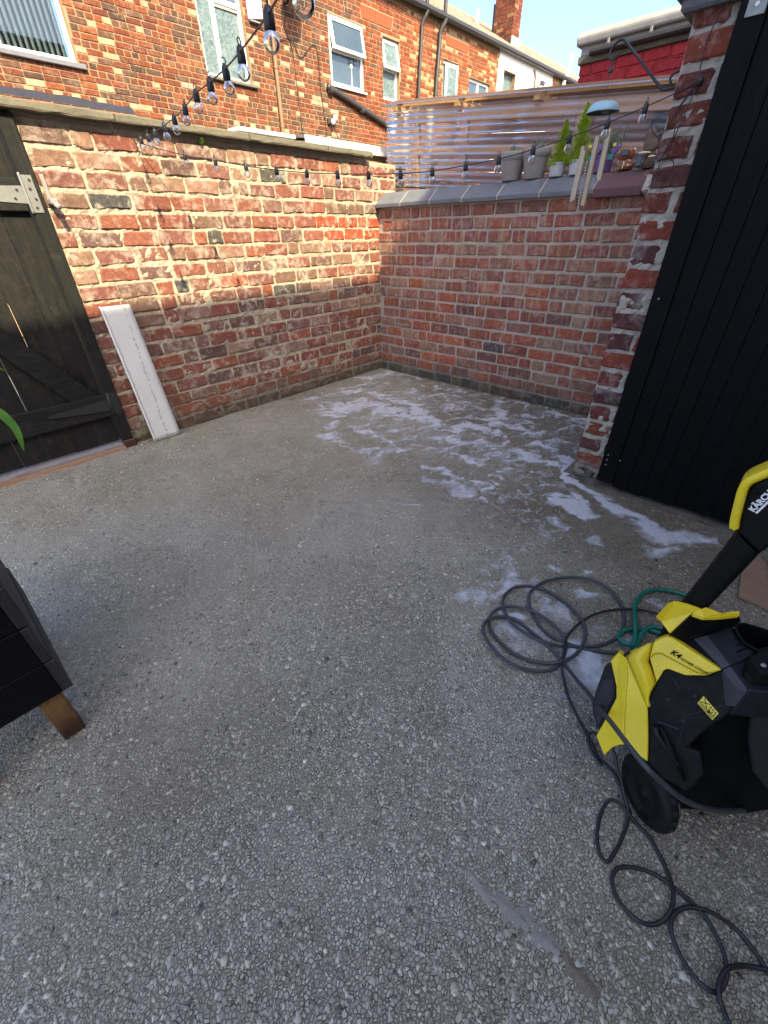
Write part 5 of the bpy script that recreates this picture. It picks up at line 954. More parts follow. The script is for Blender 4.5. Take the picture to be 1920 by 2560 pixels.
# ---------------------------------------------------------------- neighbour's timber lean-to glazed with clear corrugated plastic
def lean_to():
    L = thing('plastic_lean_to', 'timber lean-to wrapped in clear corrugated plastic sheet behind the low wall', 'lean-to', (0.5, -1.0, 0))
    sl = lambda y: 0.088*y            # everything falls slightly towards the viewer
    X = 0.29
    def sheet(y0, y1, z0, z1, x, nm):
        n = 24; rows = []; per = 0.043
        nz = int((z1-z0)/per*7); 
        for j in range(nz+1):
            z = z0 + (z1-z0)*j/nz; d = 0.0052*math.sin(2*math.pi*(z-z0)/per)
            rows.append([(x + d + 0.012*mnoise.noise(Vector((i*.35, z*2.5, x))), y0 + (y1-y0)*i/n, z + sl(y0 + (y1-y0)*i/n)) for i in range(n+1)])
        return MB().grid(rows).build(nm, MAT['sheet'], L, True)
    sheet(0.15, -0.70, 1.54, 2.135, X, 'corrugated_sheet'); sheet(-0.62, -1.60, 1.54, 2.135, X - 0.012, 'corrugated_sheet'); sheet(-1.52, -2.60, 1.54, 2.135, X, 'corrugated_sheet')
    # return of the sheet round the far corner, crumpled
    rows = []
    for j in range(50):
        z = 1.56 + 0.61*j/49; rows.append([(X + 0.02*math.sin(z*82)*0.5 + 0.07*i + 0.012*mnoise.noise(Vector((i, z*14, 0))), 0.15 + 0.012*math.sin(z*82) + 0.03*mnoise.noise(Vector((i*1.3, z*11, 4))), z + 0.01) for i in range(9)])
    MB().grid(rows).build('corner_sheet', MAT['sheet'], L, True)
    # roof sheet, seen from just below its edge
    rows = []
    for i in range(31):
        y = 0.17 - 2.8*i/30; rows.append([(X - 0.05 + 1.3*j/60, y, 2.165 + sl(y) + 0.010*math.sin(j*1.3) + 0.03*j/60) for j in range(61)])
    MB().grid(rows).build('roof_sheet', MAT['sheet'], L, True)
    xb = X + 0.03
    def beam(y0, y1, z0, z1, x0, x1, nm, mt): 
        MB().hexa([(x0,y0,z0+sl(y0)),(x1,y0,z0+sl(y0)),(x1,y1,z0+sl(y1)),(x0,y1,z0+sl(y1)),(x0,y0,z1+sl(y0)),(x1,y0,z1+sl(y0)),(x1,y1,z1+sl(y1)),(x0,y1,z1+sl(y1))]).build(nm, mt, L)
    beam(-2.6, 0.06, 2.045, 2.125, xb, xb+.045, 'beam', MAT['timber']); beam(-2.6, 0.06, 1.84, 1.895, xb+.001, xb+.044, 'rail', MAT['timber'])
    for y, w in ((-0.165, .045), (-0.66, .07), (-1.62, .07), (-2.4, .07)): MB().cbox((xb+.002, y-w/2, 0.0), (xb+.043, y+w/2, 2.045 + sl(y)), 0.003).build('post', MAT['timberz'], L)
    for y in (0.03, -0.62, -1.30): MB().hexa([(xb-.06,y-.022,2.127+sl(y)),(xb+1.2,y-.022,2.15+sl(y)),(xb+1.2,y+.022,2.15+sl(y)),(xb-.06,y+.022,2.127+sl(y)),(xb-.06,y-.022,2.152+sl(y)),(xb+1.2,y-.022,2.176+sl(y)),(xb+1.2,y+.022,2.176+sl(y)),(xb-.06,y+.022,2.152+sl(y))]).build('rafter', MAT['timber'], L)
    # board wall at the back of the lean-to and a door frame in it
    for k in range(18):
        z0, z1 = 0.58 + 0.10*k, 0.58 + 0.10*k + 0.096; ya, yb_ = -2.9, 0.98
        MB().hexa([(xb+1.0,ya,z0+sl(ya)),(xb+1.02,ya,z0+sl(ya)),(xb+1.02,yb_,z0+sl(yb_)),(xb+1.0,yb_,z0+sl(yb_)),(xb+1.0,ya,z1+sl(ya)),(xb+1.02,ya,z1+sl(ya)),(xb+1.02,yb_,z1+sl(yb_)),(xb+1.0,yb_,z1+sl(yb_))]).build('back_board', MAT['fence'], L, bevel=0.003)
    MB().cbox((xb+.93, -1.95, 0.9), (xb+.98, -1.80, 2.1), .004).build('door_jamb', MAT['gutter'], L); MB().cbox((xb+.93, -2.22, 0.9), (xb+.98, -2.10, 2.1), .004).build('door_jamb', MAT['pine'], L)
lean_to()

# ---------------------------------------------------------------- red painted outbuilding on the right
def red_building():
    B = thing('red_outbuilding', 'red painted brick outbuilding with grey flat roof edge at upper right', 'outbuilding', (2.6, -1.6, 0))
    X = 2.0; yc = -0.80
    MB().box((X + .008, -3.6, 0), (4.2, yc - .008, 2.62)).build('wall', plain('dark_red_paint_joint', (0.22,0.02,0.025), 0.6), B)
    fc = lambda u, z, out: ((X - out, -u, z), -math.pi/2); g = 0.085
    for k in range(22, 31):
        u = -yc - (0.11 if k % 2 else 0)
        while u < 2.6:
            a, b = max(u, -yc), u + 0.215; u += 0.224
            if b - a > .04: place_brick(B, a, b, k*g + .003, (k+1)*g - .004, fc, 0.0, 'brickR', (0.43, 0.022, 0.028), wob=0.002, jitter=0.001)
    MB().cbox((X - .03, -3.6, 2.545), (X + .06, yc + .02, 2.60), .006).build('stone_band', MAT['concrete'], B)
    MB().cbox((X - .012, -3.6, 2.601), (X + .06, yc + .01, 2.675), .006).build('fascia', MAT['lead'], B)
    MB().prism([(X - .06, yc + .05, 2.665), (X - .07, yc + .05, 2.72), (X - .03, yc + .05, 2.76), (X + .1, yc + .05, 2.78), (4.2, yc + .05, 2.79), (4.2, yc + .05, 2.665)], (0, -2.9, 0)).build('felt_roof', MAT['lead'], B, bevel=.015)
    MB().tube([(X - .06, yc - .1, 2.61), (X - .06, -3.0, 2.61)], 0.03, 10).build('gutter', MAT['gutter'], B)
    for y in (-1.05, -1.4): MB().cbox((X - .075, y - .01, 2.59), (X - .02, y + .01, 2.67), .002).build('gutter_bracket', MAT['galv'], B)
red_building()
# ---------------------------------------------------------------- festoon lights
def bulb_unit():
    s = MB(); 
    s.lathe([(0.006,0.0),(0.0095,-0.004),(0.0115,-0.012),(0.0125,-0.020),(0.0125,-0.036),(0.0105,-0.038)], (0,0,0), 12)
    s.tube([(0.0075*math.sin(a), 0, 0.008 + 0.0075*math.cos(a)) for a in [2*math.pi*k/12 for k in range(12)]], 0.0016, 6, closed=True)
    b = MB().lathe([(0.0095,-0.037),(0.011,-0.041),(0.0165,-0.049),(0.0185,-0.057),(0.0165,-0.066),(0.010,-0.073),(0.003,-0.0755)], (0,0,0), 16)
    f = MB().tube([(-0.003,0,-0.04),(-0.004,0,-0.06),(0,0,-0.064),(0.004,0,-0.06),(0.003,0,-0.04)], 0.0008, 5)
    return s.mesh('lamp_socket', MAT['socket'], True), b.mesh('bulb', MAT['bulb'], True), f.mesh('filament', MAT['galv'], True)
SM, BM_, FM = bulb_unit()
def festoon(label, path, lamps):
    R_ = thing('string_light', label, 'string lights', path[0], 'festoon lights over the yard')
    MB().tube(path, 0.0021, 6).build('cable', MAT['rubber'], R_, True)
    for p, tx, ty in lamps:
        so_ = link('lamp_socket', SM, R_, p); so_.rotation_euler = (tx, ty, rnd(0, 3)); so_.scale = (0.86, 0.86, 0.86)
        for me, nm in ((BM_, 'bulb'), (FM, 'filament')):
            c = bpy.data.objects.new(nm, me); C.objects.link(c); c.parent = so_
S2 = [(-2.071,-0.03,1.715),(-2.03,-0.13,1.68),(-1.951,-0.329,1.632),(-1.876,-0.517,1.598),(-1.804,-0.699,1.565),(-1.733,-0.877,1.538),(-1.665,-1.049,1.518),(-1.599,-1.214,1.505),(-1.535,-1.374,1.496),(-1.472,-1.533,1.490),(-1.413,-1.684,1.492),(-1.353,-1.833,1.505),(-1.298,-1.972,1.520),(-1.244,-2.108,1.545),(-1.192,-2.239,1.575),(-1.14,-2.37,1.612),(-1.093,-2.488,1.65),(-1.059,-2.573,1.68),(-1.06,-2.64,1.70)]
festoon('string of clear bulbs sagging from the sunlit wall to the dark pier', catmull(S2, 4), [(Vector(p) + Vector((0.004, 0.004, 0.012)), rnd(-.08, .08), rnd(-.08, .08)) for p in S2[2:17]])
S1 = [(-2.071,-0.03,1.715),(-2.10,-0.16,1.705),(-2.15,-0.36,1.690),(-2.20,-0.56,1.680),(-2.25,-0.77,1.672),(-2.30,-0.98,1.666),(-2.36,-1.20,1.662),(-2.426,-1.417,1.660),(-2.475,-1.60,1.652),(-2.535,-1.79,1.640),(-2.620,-2.004,1.622),(-2.755,-2.31,1.592),(-2.90,-2.58,1.556),(-3.02,-2.85,1.545),(-3.15,-3.3,1.60),(-3.3,-4.0,1.9),(-3.4,-5.0,2.5)]
festoon('string of clear bulbs running from the wall overhead towards the viewer', catmull(S1, 4), [(Vector(p) + Vector((0.004, 0.004, 0.012)), rnd(-.1, .1), rnd(-.1, .1)) for p in S1[1:14]])
hk = thing('screw_hook', 'small screw hook in the brick wall holding the festoon cables', 'hook', (-2.07, 0, 1.72))
MB().tube([(-2.07,0.02,1.722),(-2.07,-0.03,1.722),(-2.071,-0.045,1.715),(-2.072,-0.04,1.703),(-2.072,-0.028,1.70)], 0.003, 6).build('hook', MAT['galv'], hk)
cs = thing('cable_tangle', 'tangle of thin black cables tied to the dark pier', 'cable', (-1.06, -2.62, 1.70), None)
for pth in ([(-1.062,-2.64,1.70),(-1.064,-2.63,1.80),(-1.064,-2.66,1.93),(-1.09,-2.70,2.1)], [(-1.062,-2.64,1.70),(-1.066,-2.60,1.64),(-1.062,-2.575,1.58),(-1.04,-2.54,1.56),(-1.02,-2.50,1.60),(-1.0,-2.52,1.63),(-1.03,-2.56,1.62)], [(-1.064,-2.64,1.69),(-1.068,-2.615,1.56),(-1.07,-2.59,1.50),(-1.072,-2.585,1.46),(-1.066,-2.60,1.43),(-1.064,-2.575,1.40),(-1.03,-2.55,1.395)], [(-1.064,-2.635,1.69),(-1.072,-2.60,1.62),(-1.075,-2.61,1.55),(-1.072,-2.59,1.49)], [(-1.06,-2.62,1.48),(-1.075,-2.64,1.46),(-1.07,-2.63,1.42),(-1.066,-2.60,1.41)]):
    MB().tube(catmull(pth, 6), 0.0019, 5).build('cable', MAT['rubber'], cs)
MB().lathe([(0.0,-.012),(0.011,-.008),(0.013,0),(0.011,.008),(0.0,.012)], (-1.066, -2.645, 1.70), 10).build('cable_knot', MAT['rubber'], cs)
pl = thing('wall_plug', 'small orange plastic plug stuck in the pier mortar', 'plug', (-1.062, -2.72, 1.735)); MB().lathe([(0.004,-.014),(0.007,-.006),(0.007,.008),(0.002,.013)], (-1.062, -2.715, 1.735), 10).build('plug_body', MAT['orange'], pl, True)

# ---------------------------------------------------------------- hanging bracket and wind chime on the pier
def chime():
    X = -1.0
    b = thing('hanging_bracket', 'bent black iron hanging bracket fixed to the side of the pier', 'bracket', (X, -2.55, 1.72))
    MB().tube(catmull([(X,-2.56,1.712),(X,-2.533,1.707),(X,-2.504,1.707),(X,-2.485,1.722),(X,-2.40,1.80),(X,-2.32,1.872),(X,-2.303,1.883),(X,-2.285,1.880),(X,-2.268,1.866),(X,-2.263,1.848),(X,-2.270,1.834),(X,-2.284,1.831),(X,-2.297,1.840),(X,-2.299,1.852)], 5), 0.0048, 8).build('arm', MAT['blackiron'], b, True)
    MB().tube(catmull([(X,-2.56,1.755),(X,-2.535,1.752),(X,-2.522,1.742),(X,-2.522,1.73),(X,-2.53,1.722)], 5), 0.0048, 8).build('end_hook', MAT['blackiron'], b, True)
    w = thing('wind_chime', 'wind chime with pale blue domed cap and hanging square tubes', 'wind chime', (X, -2.28, 1.40))
    MB().tube([(X,-2.279,1.838),(X,-2.279,1.805)], 0.0045, 8).build('swivel', MAT['blackiron'], w); MB().lathe([(0.004,1.808),(0.010,1.80),(0.010,1.794),(0.004,1.79)], (X,-2.279,0), 10).build('swivel_end', MAT['blackiron'], w)
    cz = 1.668; cy = -2.281
    MB().lathe([(0.066,0.0),(0.067,0.003),(0.055,0.022),(0.046,0.031),(0.030,0.034),(0.0,0.0345)], (X, cy, cz), 28, cap=False).build('cap', MAT['tealcap'], w, True)
    MB().lathe([(0.0645,0.002),(0.05,0.012),(0.0,0.014)], (X, cy, cz), 28, cap=False).build('cap_underside', MAT['capin'], w, True)
    MB().lathe([(0.0,-.002),(0.016,0.0),(0.016,0.011),(0.0,0.012)], (X+.004, cy-.012, cz), 14).build('sensor', MAT['galv'], w)
    for a in (0.3, 2.4, 4.5): MB().tube([(X + .052*math.cos(a), cy + .052*math.sin(a), cz + .022), (X, -2.279, 1.792)], 0.0009, 4).build('cord', MAT['cord'], w)
    tubes = [((X-.010,-2.231,1.562),(X-.010,-2.222,1.36),.0075), ((X-.025,-2.245,1.545),(X-.025,-2.236,1.365),.0065), ((X+.0,-2.283,1.592),(X,-2.276,1.344),.0085), ((X+.012,-2.319,1.622),(X+.012,-2.318,1.448),.007), ((X-.004,-2.330,1.611),(X-.004,-2.330,1.434),.0075)]
    for t, bt, r in tubes:
        t, bt = Vector(t), Vector(bt); m = MB().hexa([(bt.x-r,bt.y-r,bt.z),(bt.x+r,bt.y-r,bt.z),(bt.x+r,bt.y+r,bt.z),(bt.x-r,bt.y+r,bt.z),(t.x-r,t.y-r,t.z),(t.x+r,t.y-r,t.z),(t.x+r,t.y+r,t.z),(t.x-r,t.y+r,t.z)])
        o = m.build('chime_tube', MAT['chime'], w); MB().tube([t[:], (t.x*0.6 + X*0.4, t.y*0.6 + cy*0.4, cz + .004)], 0.0009, 4).build('cord', MAT['cord'], o)
    rows = MB()
    for k in range(16):
        z = 1.352 + 0.010*k; rows.lathe([(0.002, z-.005), (0.0085*rnd(.7, 1.1), z), (0.002, z+.005)], (X - .018, -2.262 + rnd(-.002, .002), 0), 7)
    rows.build('crystal_drop', MAT['crystal'], w)
chime()
# ---------------------------------------------------------------- pots and ornaments on the coping
ZC = 1.5535
def pot(name, label, y, x, rb, rt_, h, mat, group, style='rim'):
    P = thing(name, label, 'plant pot', (x, y, ZC), group)
    if style == 'tall': prof = [(rb*0.96,0.0),(rb,0.004),(rt_*0.93,h*0.70),(rt_*0.935,h*0.705),(rt_*0.985,h*0.715),(rt_,h*0.985),(rt_*0.99,h),(rt_*0.93,h),(rt_*0.90,h*0.88)]
    else: prof = [(rb*0.96,0.0),(rb,0.004),(rt_*0.95,h*0.86),(rt_*0.955,h*0.87),(rt_,h*0.885),(rt_*1.01,h*0.97),(rt_,h),(rt_*0.93,h),(rt_*0.90,h*0.88)]
    MB().lathe([(r, z + ZC) for r, z in prof], (x, y, 0), 28).build('pot', mat, P, True)
    MB().lathe([(0.0, ZC + h*0.90), (rt_*0.92, ZC + h*0.895)], (x, y, 0), 20, cap=False).build('soil', MAT['soil'], P); return P
def sprigs(P, x, y, z0, n, hgt, spread, mat, nm, leaf=0.010, dens=14):
    m = MB()
    for k in range(n):
        a = rnd(0, 6.28); r = spread*rnd(0.1, 1); b = Vector((x + r*.4*math.cos(a), y + r*.4*math.sin(a), z0)); t = Vector((x + r*math.cos(a), y + r*math.sin(a), z0 + hgt*rnd(.6, 1)))
        m.tube([b[:], b.lerp(t, .5)[:], t[:]], [0.0012, 0.001, 0.0005], 4)
        for q in range(dens):
            p = b.lerp(t, 0.25 + 0.75*q/dens); d = Vector((rnd(-1, 1), rnd(-1, 1), rnd(.1, 1))).normalized(); s = d.cross(Vector((rnd(-1, 1), rnd(-1, 1), rnd(-1, 1)))).normalized()*leaf*0.28; L = leaf*rnd(.7, 1.3)
            m.add([p[:], (p + d*L*.5 + s)[:], (p + d*L)[:], (p + d*L*.5 - s)[:]], [(0,1,2,3)])
    m.build(nm, mat, P, fix=False)
def conifer(P, x, y, z0, top, r):
    m = MB(); h = top - z0
    for k in range(2600):
        t = random.random()**1.25; z = z0 + h*t; a = rnd(0, 6.28); rr = r*(1 - t)**0.75*rnd(.15, 1.0)*(0.72 + 0.42*math.sin(t*19 + 2*math.sin(a*3)))
        p = Vector((x + rr*math.cos(a), y + rr*math.sin(a), z)); d = Vector((math.cos(a)*.55, math.sin(a)*.55, 1.0 + rnd(-.3, .4))).normalized(); L = rnd(.010, .026)*(1 - .30*t)
        s = d.cross(Vector((rnd(-1, 1), rnd(-1, 1), rnd(-1, 1)))).normalized()
        for j in range(2):
            sd = (s if j == 0 else d.cross(s)).normalized()*L*.17; m.add([p[:], (p + d*L*.45 + sd)[:], (p + d*L)[:], (p + d*L*.45 - sd)[:]], [(0,1,2,3)])
    m.tube([(x, y, z0 - .02), (x, y, z0 + h*.8)], [0.004, 0.001], 6)
    m.build('foliage', MAT['conifer'], P, fix=False)
p = pot('potted_herb', 'tall taupe flared pot of thin herb stems, farthest left on the wall', -1.265, 0.10, 0.066, 0.092, 0.165, MAT['potg'], 'pots on the boundary wall', 'tall'); sprigs(p, 0.10, -1.265, ZC + .14, 16, 0.075, 0.05, MAT['sage'], 'herb_stems')
p = pot('potted_herb', 'tall taupe flared pot of thin herb stems, second from the left on the wall', -1.445, 0.10, 0.066, 0.094, 0.168, MAT['potg'], 'pots on the boundary wall', 'tall'); sprigs(p, 0.10, -1.445, ZC + .145, 18, 0.095, 0.06, MAT['sage'], 'herb_stems')
p = pot('potted_conifer', 'small pale grey pot with a lime green dwarf conifer, next to the taupe pots', -1.622, 0.08, 0.047, 0.056, 0.075, MAT['potl'], 'pots on the boundary wall'); conifer(p, 0.08, -1.635, ZC + .055, 1.84, 0.082)
p = pot('potted_conifer', 'small pale grey pot with a taller lime green conifer behind the wind chime', -1.758, 0.08, 0.046, 0.054, 0.078, MAT['potl'], 'pots on the boundary wall'); conifer(p, 0.08, -1.755, ZC + .055, 1.905, 0.085)
p = pot('potted_pansies', 'purple pot of dark pansies and silvery foliage behind the wind chime', -1.925, 0.09, 0.050, 0.060, 0.085, MAT['potp'], 'pots on the boundary wall'); sprigs(p, 0.09, -1.945, ZC + .07, 42, 0.17, 0.095, MAT['sage'], 'silver_foliage', .013, 16)
sprigs(p, 0.07, -1.86, ZC + .06, 14, 0.06, 0.05, MAT['green'], 'green_foliage', .016, 10)
for k, (dy, dz) in enumerate(((-.075, .115), (-.06, .10), (.03, .12), (.045, .105))):
    MB().lathe([(0.0,-.006),(0.016,-.003),(0.019,0.004),(0.008,.006),(0.0,.004)], (0.03, -1.935 + dy, ZC + dz), 9, 'X').build('pansy', MAT['potp'], p)
for dy, dz, mt in ((-.05, .07, 'ghose'), (.075, .075, 'ghose')):
    MB().cbox((0.02, -1.935 + dy - .017, ZC + dz - .014), (0.023, -1.935 + dy + .017, ZC + dz + .014), .001).build('plant_tag', MAT[mt], p)
    MB().cbox((0.02, -1.935 + dy*1.2 - .009, ZC + dz + .05), (0.022, -1.935 + dy*1.2 + .009, ZC + dz + .066), .001).build('price_tag', MAT['stick'], p)

def ornaments():
    o = thing('owl_ornament', 'brown glazed owl ornament with cream flecked breast on the red coping', 'ornament', (0.06, -2.07, ZC))
    MB().lathe([(0.030,0),(0.046,.004),(0.050,.022),(0.045,.042),(0.032,.052)], (0.06, -2.075, ZC), 18).build('body', MAT['terracotta'], o, True)
    MB().lathe([(0.026,.05),(0.040,.060),(0.045,.078),(0.040,.098),(0.024,.108),(0.0,.110)], (0.06, -2.07, ZC), 18).build('head', MAT['terracotta'], o, True)
    for k in range(16):
        a = math.pi + rnd(-.9, .9); z = rnd(.008, .045); MB().lathe([(0.0,-.004),(.0055,0),(0.0,.004)], (0.06 + .0495*math.cos(a), -2.075 + .0495*math.sin(a), ZC + z), 6).build('breast_fleck', MAT['cream'], o)
    MB().cbox((0.005, -2.098, ZC + .066), (0.021, -2.048, ZC + .096), .004).build('solar_face', MAT['darkglass'], o)
    MB().lathe([(0.0,-.008),(.008,0),(0.0,.008)], (0.05, -2.113, ZC + .098), 8).build('ear', MAT['cream'], o)
    h = thing('squirrel_ornament', 'carved brown animal figure on a mushroom stump against the pier', 'ornament', (0.05, -2.2, ZC))
    MB().lathe([(0.036,0),(0.030,.03),(0.026,.06),(0.030,.075)], (0.05, -2.21, ZC), 14).build('stump', MAT['fur'], h, True)
    MB().lathe([(0.0,.066),(.034,.067),(.030,.073),(0.0,.077)], (0.005, -2.187, ZC), 14).build('mushroom_cap', MAT['mush'], h, True); MB().lathe([(0.0,.046),(.022,.047),(.019,.052),(0.0,.055)], (0.0, -2.235, ZC), 12).build('mushroom_cap', MAT['mush'], h, True)
    m = MB(); rows = []
    prof = [(0.028,.078,0,0),(0.040,.095,.0,.0),(0.040,.115,.0,.004),(0.033,.132,-.004,.008),(0.026,.142,-.008,.010),(0.030,.155,-.010,.012),(0.027,.172,-.010,.012),(0.016,.183,-.010,.012),(0.0,.187,-.01,.012)]
    n = 16
    for r, z, dx, dy in prof: rows.append([(0.05 + dx + r*math.cos(6.2832*k/n)*(1 + .08*math.sin(5*k + z*90)), -2.20 + dy + r*math.sin(6.2832*k/n)*(1 + .06*math.sin(7*k)), ZC + z) for k in range(n)])
    m.grid([r + [r[0]] for r in rows]).build('body', MAT['fur'], h, True)
    for s_ in (-1, 1): MB().lathe([(0.010,.178),(.006,.195),(0.0,.208)], (0.04, -2.188 + s_*.016, ZC), 8).build('ear', MAT['fur'], h, True)
    MB().tube([(0.07,-2.235,ZC+.09),(0.075,-2.25,ZC+.12),(0.07,-2.245,ZC+.15),(0.065,-2.228,ZC+.165)], [.014,.022,.022,.008], 10).build('tail', MAT['fur'], h, True)
    MB().cbox((-.002, -2.182, ZC + .01), (.004, -2.152, ZC + .06), .002).build('sign', MAT['darkglass'], h)
    sprigs(h, 0.02, -2.18, ZC, 10, .018, .05, MAT['green'], 'moss_tuft', .008, 5)
ornaments()
wd = thing('wall_weed', 'tiny green weed sprouting under the wall coping', 'plant', (-1.66, -0.01, 1.74)); sprigs(wd, -1.66, -0.02, 1.735, 8, .03, .03, MAT['leaf'], 'leaves', .014, 3)
for x, z in ((-1.31, 1.47), (-1.12, 1.475), (-0.33, 1.53), (-1.03, 1.24)):
    nl = thing('masonry_nail', 'rusty nail sticking out of the sunlit brick wall', 'nail', (x, 0, z), 'nails in the sunlit wall'); MB().tube([(x, .01, z), (x + .003, -.03, z - .004)], .0022, 5).build('shank', MAT['blackiron'], nl)
# ---------------------------------------------------------------- pressure washer
NV = Vector((-1, 0, 0.51)).normalized()          # outward direction of the machine's leaning side
def washer():
    W = thing('pressure_washer', 'yellow and black pressure washer standing at the right edge with its hose', 'pressure washer', (-2.5, -3.42, 0))
    back = -NV*0.03
    def slab(pts, mt, nm, depth=None, bevel=0.004, parent=W, smooth=False): return MB().prism(pts, depth if depth is not None else back).build(nm, mt, parent, smooth, bevel=bevel)
    Y, K, D = MAT['yellow'], MAT['black'], MAT['deck']
    # yellow side shell
    sh = slab(WASH['F1R'], Y, 'side_shell', bevel=0.003); fl = [Vector(q) for q in WASH['F1L']]; slab(fl, Y, 'side_shell', bevel=0.002); slab(WASH['F1slot'], K, 'shell_slot', NV*-0.004, 0)
    cr = [Vector(p) for p in WASH['F1crease']]
    MB().grid([[(p[0], p[1], p[2]) for p in r] for r in WASH['F2']]).build('column_cover', Y, W, True).modifiers.new('s', 'SOLIDIFY').thickness = 0.008
    arm = slab(WASH['F3'], Y, 'shell_arm', bevel=0.005); slab(WASH['F3b'], Y, 'shell_arm_lower', bevel=0.003)
    # black side cover, recess and front column
    b1 = slab(WASH['B1'], K, 'side_cover', -NV*0.05, 0.005)
    for k in ('slot1', 'slot2'): slab([Vector(p) - NV*0.002 for p in WASH[k]], MAT['deck'], 'moulded_rib', -NV*0.004, 0.001, b1)
    MB().tube([Vector(p)[:] for p in WASH['lance1']], 0.006, 8).build('stored_lance', D, W, True); MB().tube([Vector(p)[:] for p in WASH['lance2']], 0.005, 8).build('stored_lance', MAT['black'], W, True)
    slab(WASH['recess'], MAT['ink'], 'storage_recess', -NV*0.05, 0.0); slab(WASH['colr'], MAT['tyre'], 'front_column', -NV*0.05, 0.006)  # recess coloured near-black to give the shade of a deeper hole
    MB().prism([(-2.56,-3.40,0.04),(-2.42,-3.60,0.04),(-2.28,-3.50,0.04),(-2.42,-3.27,0.04)], (0,0,0.36)).build('motor_body', K, W, bevel=0.015)
    MB().prism([(-2.635,-3.455,0.015),(-2.445,-3.645,0.015),(-2.30,-3.52,0.015),(-2.50,-3.28,0.015)], (0,0,0.05)).build('base_tray', K, W, bevel=0.012)
    for q in ((.18,.2),(.62,.12),(.82,.3),(.4,.45)):   # cover screws and a moulded seam line
        o_ = Vector(WASH['B1'][0]); a_ = Vector(WASH['B1'][6]) - o_; b_ = Vector(WASH['B1'][16]) - o_; c_ = o_ + a_*q[0]*.8 + b_*q[1]*.8 + NV*.0005
        MB().tube([(c_ - NV*.003)[:], (c_ + NV*.001)[:]], .0032, 10).build('cover_screw', MAT['deck'], b1)
    sm = [Vector(WASH['B1'][k]) for k in (6, 9, 11)]; MB().tube([(sm[0].lerp(sm[1], .35) + NV*.0004)[:], (sm[1].lerp(Vector(WASH['B1'][0]), .35) + NV*.0004)[:], (sm[2].lerp(Vector(WASH['B1'][17]), .45) + NV*.0004)[:]], .0011, 5).build('seam', MAT['deck'], b1)
    # top deck
    slab(WASH['C1'], MAT['grey2'], 'deck_chamfer', (0,0,-0.05), 0.003); slab(WASH['C2'], MAT['grey2'], 'deck_chamfer', (0,0,-0.06), 0.003)
    slab(WASH['D1'], D, 'top_deck', (0,0,-0.06), 0.004); slab(WASH['D2'], D, 'top_deck', (0,0,-0.09), 0.004); slab(WASH['B2'], K, 'deck_edge', (0,0,-0.05), 0.002)
    cav = [Vector(p) for p in WASH['cav']]; c = sum(cav, Vector())/len(cav); m = MB(); n = len(cav)
    inn = [c + (p - c)*0.86 for p in cav]; low = [c + (p - c)*0.75 - Vector((0,0,0.12)) for p in cav]
    m.add([p[:] for p in cav] + [p[:] for p in inn] + [p[:] for p in low], [(i, (i+1) % n, n+(i+1) % n, n+i) for i in range(n)] + [(n+i, n+(i+1) % n, 2*n+(i+1) % n, 2*n+i) for i in range(n)] + [tuple(range(2*n, 3*n))]); m.build('gun_holder', K, W)
    for k in range(4):
        a = Vector(WASH['D1'][1]).lerp(Vector(WASH['D1'][6]), .25 + .17*k); b = Vector(WASH['D1'][4]).lerp(Vector(WASH['D1'][2]), 1 - (.15 + .2*k)); p0, p1 = a.lerp(b, .25), a.lerp(b, .75)
        MB().tube([(p0 + Vector((0,0,.001)))[:], (p1 + Vector((0,0,.001)))[:]], .0022, 6).build('deck_rib', K, W)
    kb = slab(WASH['knob'], K, 'switch_housing', (0,0,-0.035), 0.006)
    MB().lathe([(0.0,.004),(.004,.003),(.0055,0)], WASH['screw'], 10).build('screw', MAT['galv'], kb)
    MB().lathe([(.016,-.03),(.017,0.0),(.014,.008),(0.0,.009)], WASH['knobc'], 16).build('water_inlet', K, W, True)
    # neck, collar, shaft and grip
    slab(WASH['neck'], K, 'neck', (0.03,0,-0.05), 0.003)
    for k in ('col1', 'col2'): slab(WASH[k], Y, 'handle_collar', (0.012, -0.003, -0.006) if k == 'col1' else (0, 0, -0.010), 0.002)
    rows = []
    L_, R_ = [Vector(p) for p in WASH['shaftL']], [Vector(p) for p in WASH['shaftR']]
    L_.insert(0, L_[0] + (L_[0] - L_[1])*.35); R_.insert(0, R_[0] + (R_[0] - R_[1])*.45)
    for a, b in zip(L_, R_):
        cc = (a + b)/2; hw = (b - a)/2; row = []
        for k in range(20):
            t = 6.28319*k/20; row.append((cc + hw*math.copysign(abs(math.cos(t))**.7, math.cos(t)) + Vector((0.024*math.copysign(abs(math.sin(t))**.7, math.sin(t)), 0, 0)))[:])
        rows.append(row + [row[0]])
    MB().grid(rows).build('handle_shaft', K, W, True)
    hd = slab([Vector(p) + Vector((-.02,0,0)) for p in WASH['head']], K, 'handle_head', (0.045, 0, 0), 0.008)
    bd = [Vector(p) for p in WASH['band']]; pts = catmull(bd, 5); rows = []
    for i, p in enumerate(pts):
        d = (pts[min(i+1, len(pts)-1)] - pts[max(i-1, 0)]).normalized(); nn = Vector((1,0,0)).cross(d).normalized()
        if i == 0: pass
        w_ = 0.0075*(0.35 if i in (0,) else 1)
        rows.append([(p + Vector((-.022,0,0)) - nn*w_)[:], (p + Vector((-.026,0,0)) - nn*w_*.3)[:], (p + Vector((-.026,0,0)) + nn*w_*.3)[:], (p + Vector((-.022,0,0)) + nn*w_)[:], (p + Vector((.03,0,0)) + nn*w_)[:], (p + Vector((.03,0,0)) - nn*w_)[:], (p + Vector((-.022,0,0)) - nn*w_)[:]])
    MB().grid(rows).build('grip_band', Y, W, True)
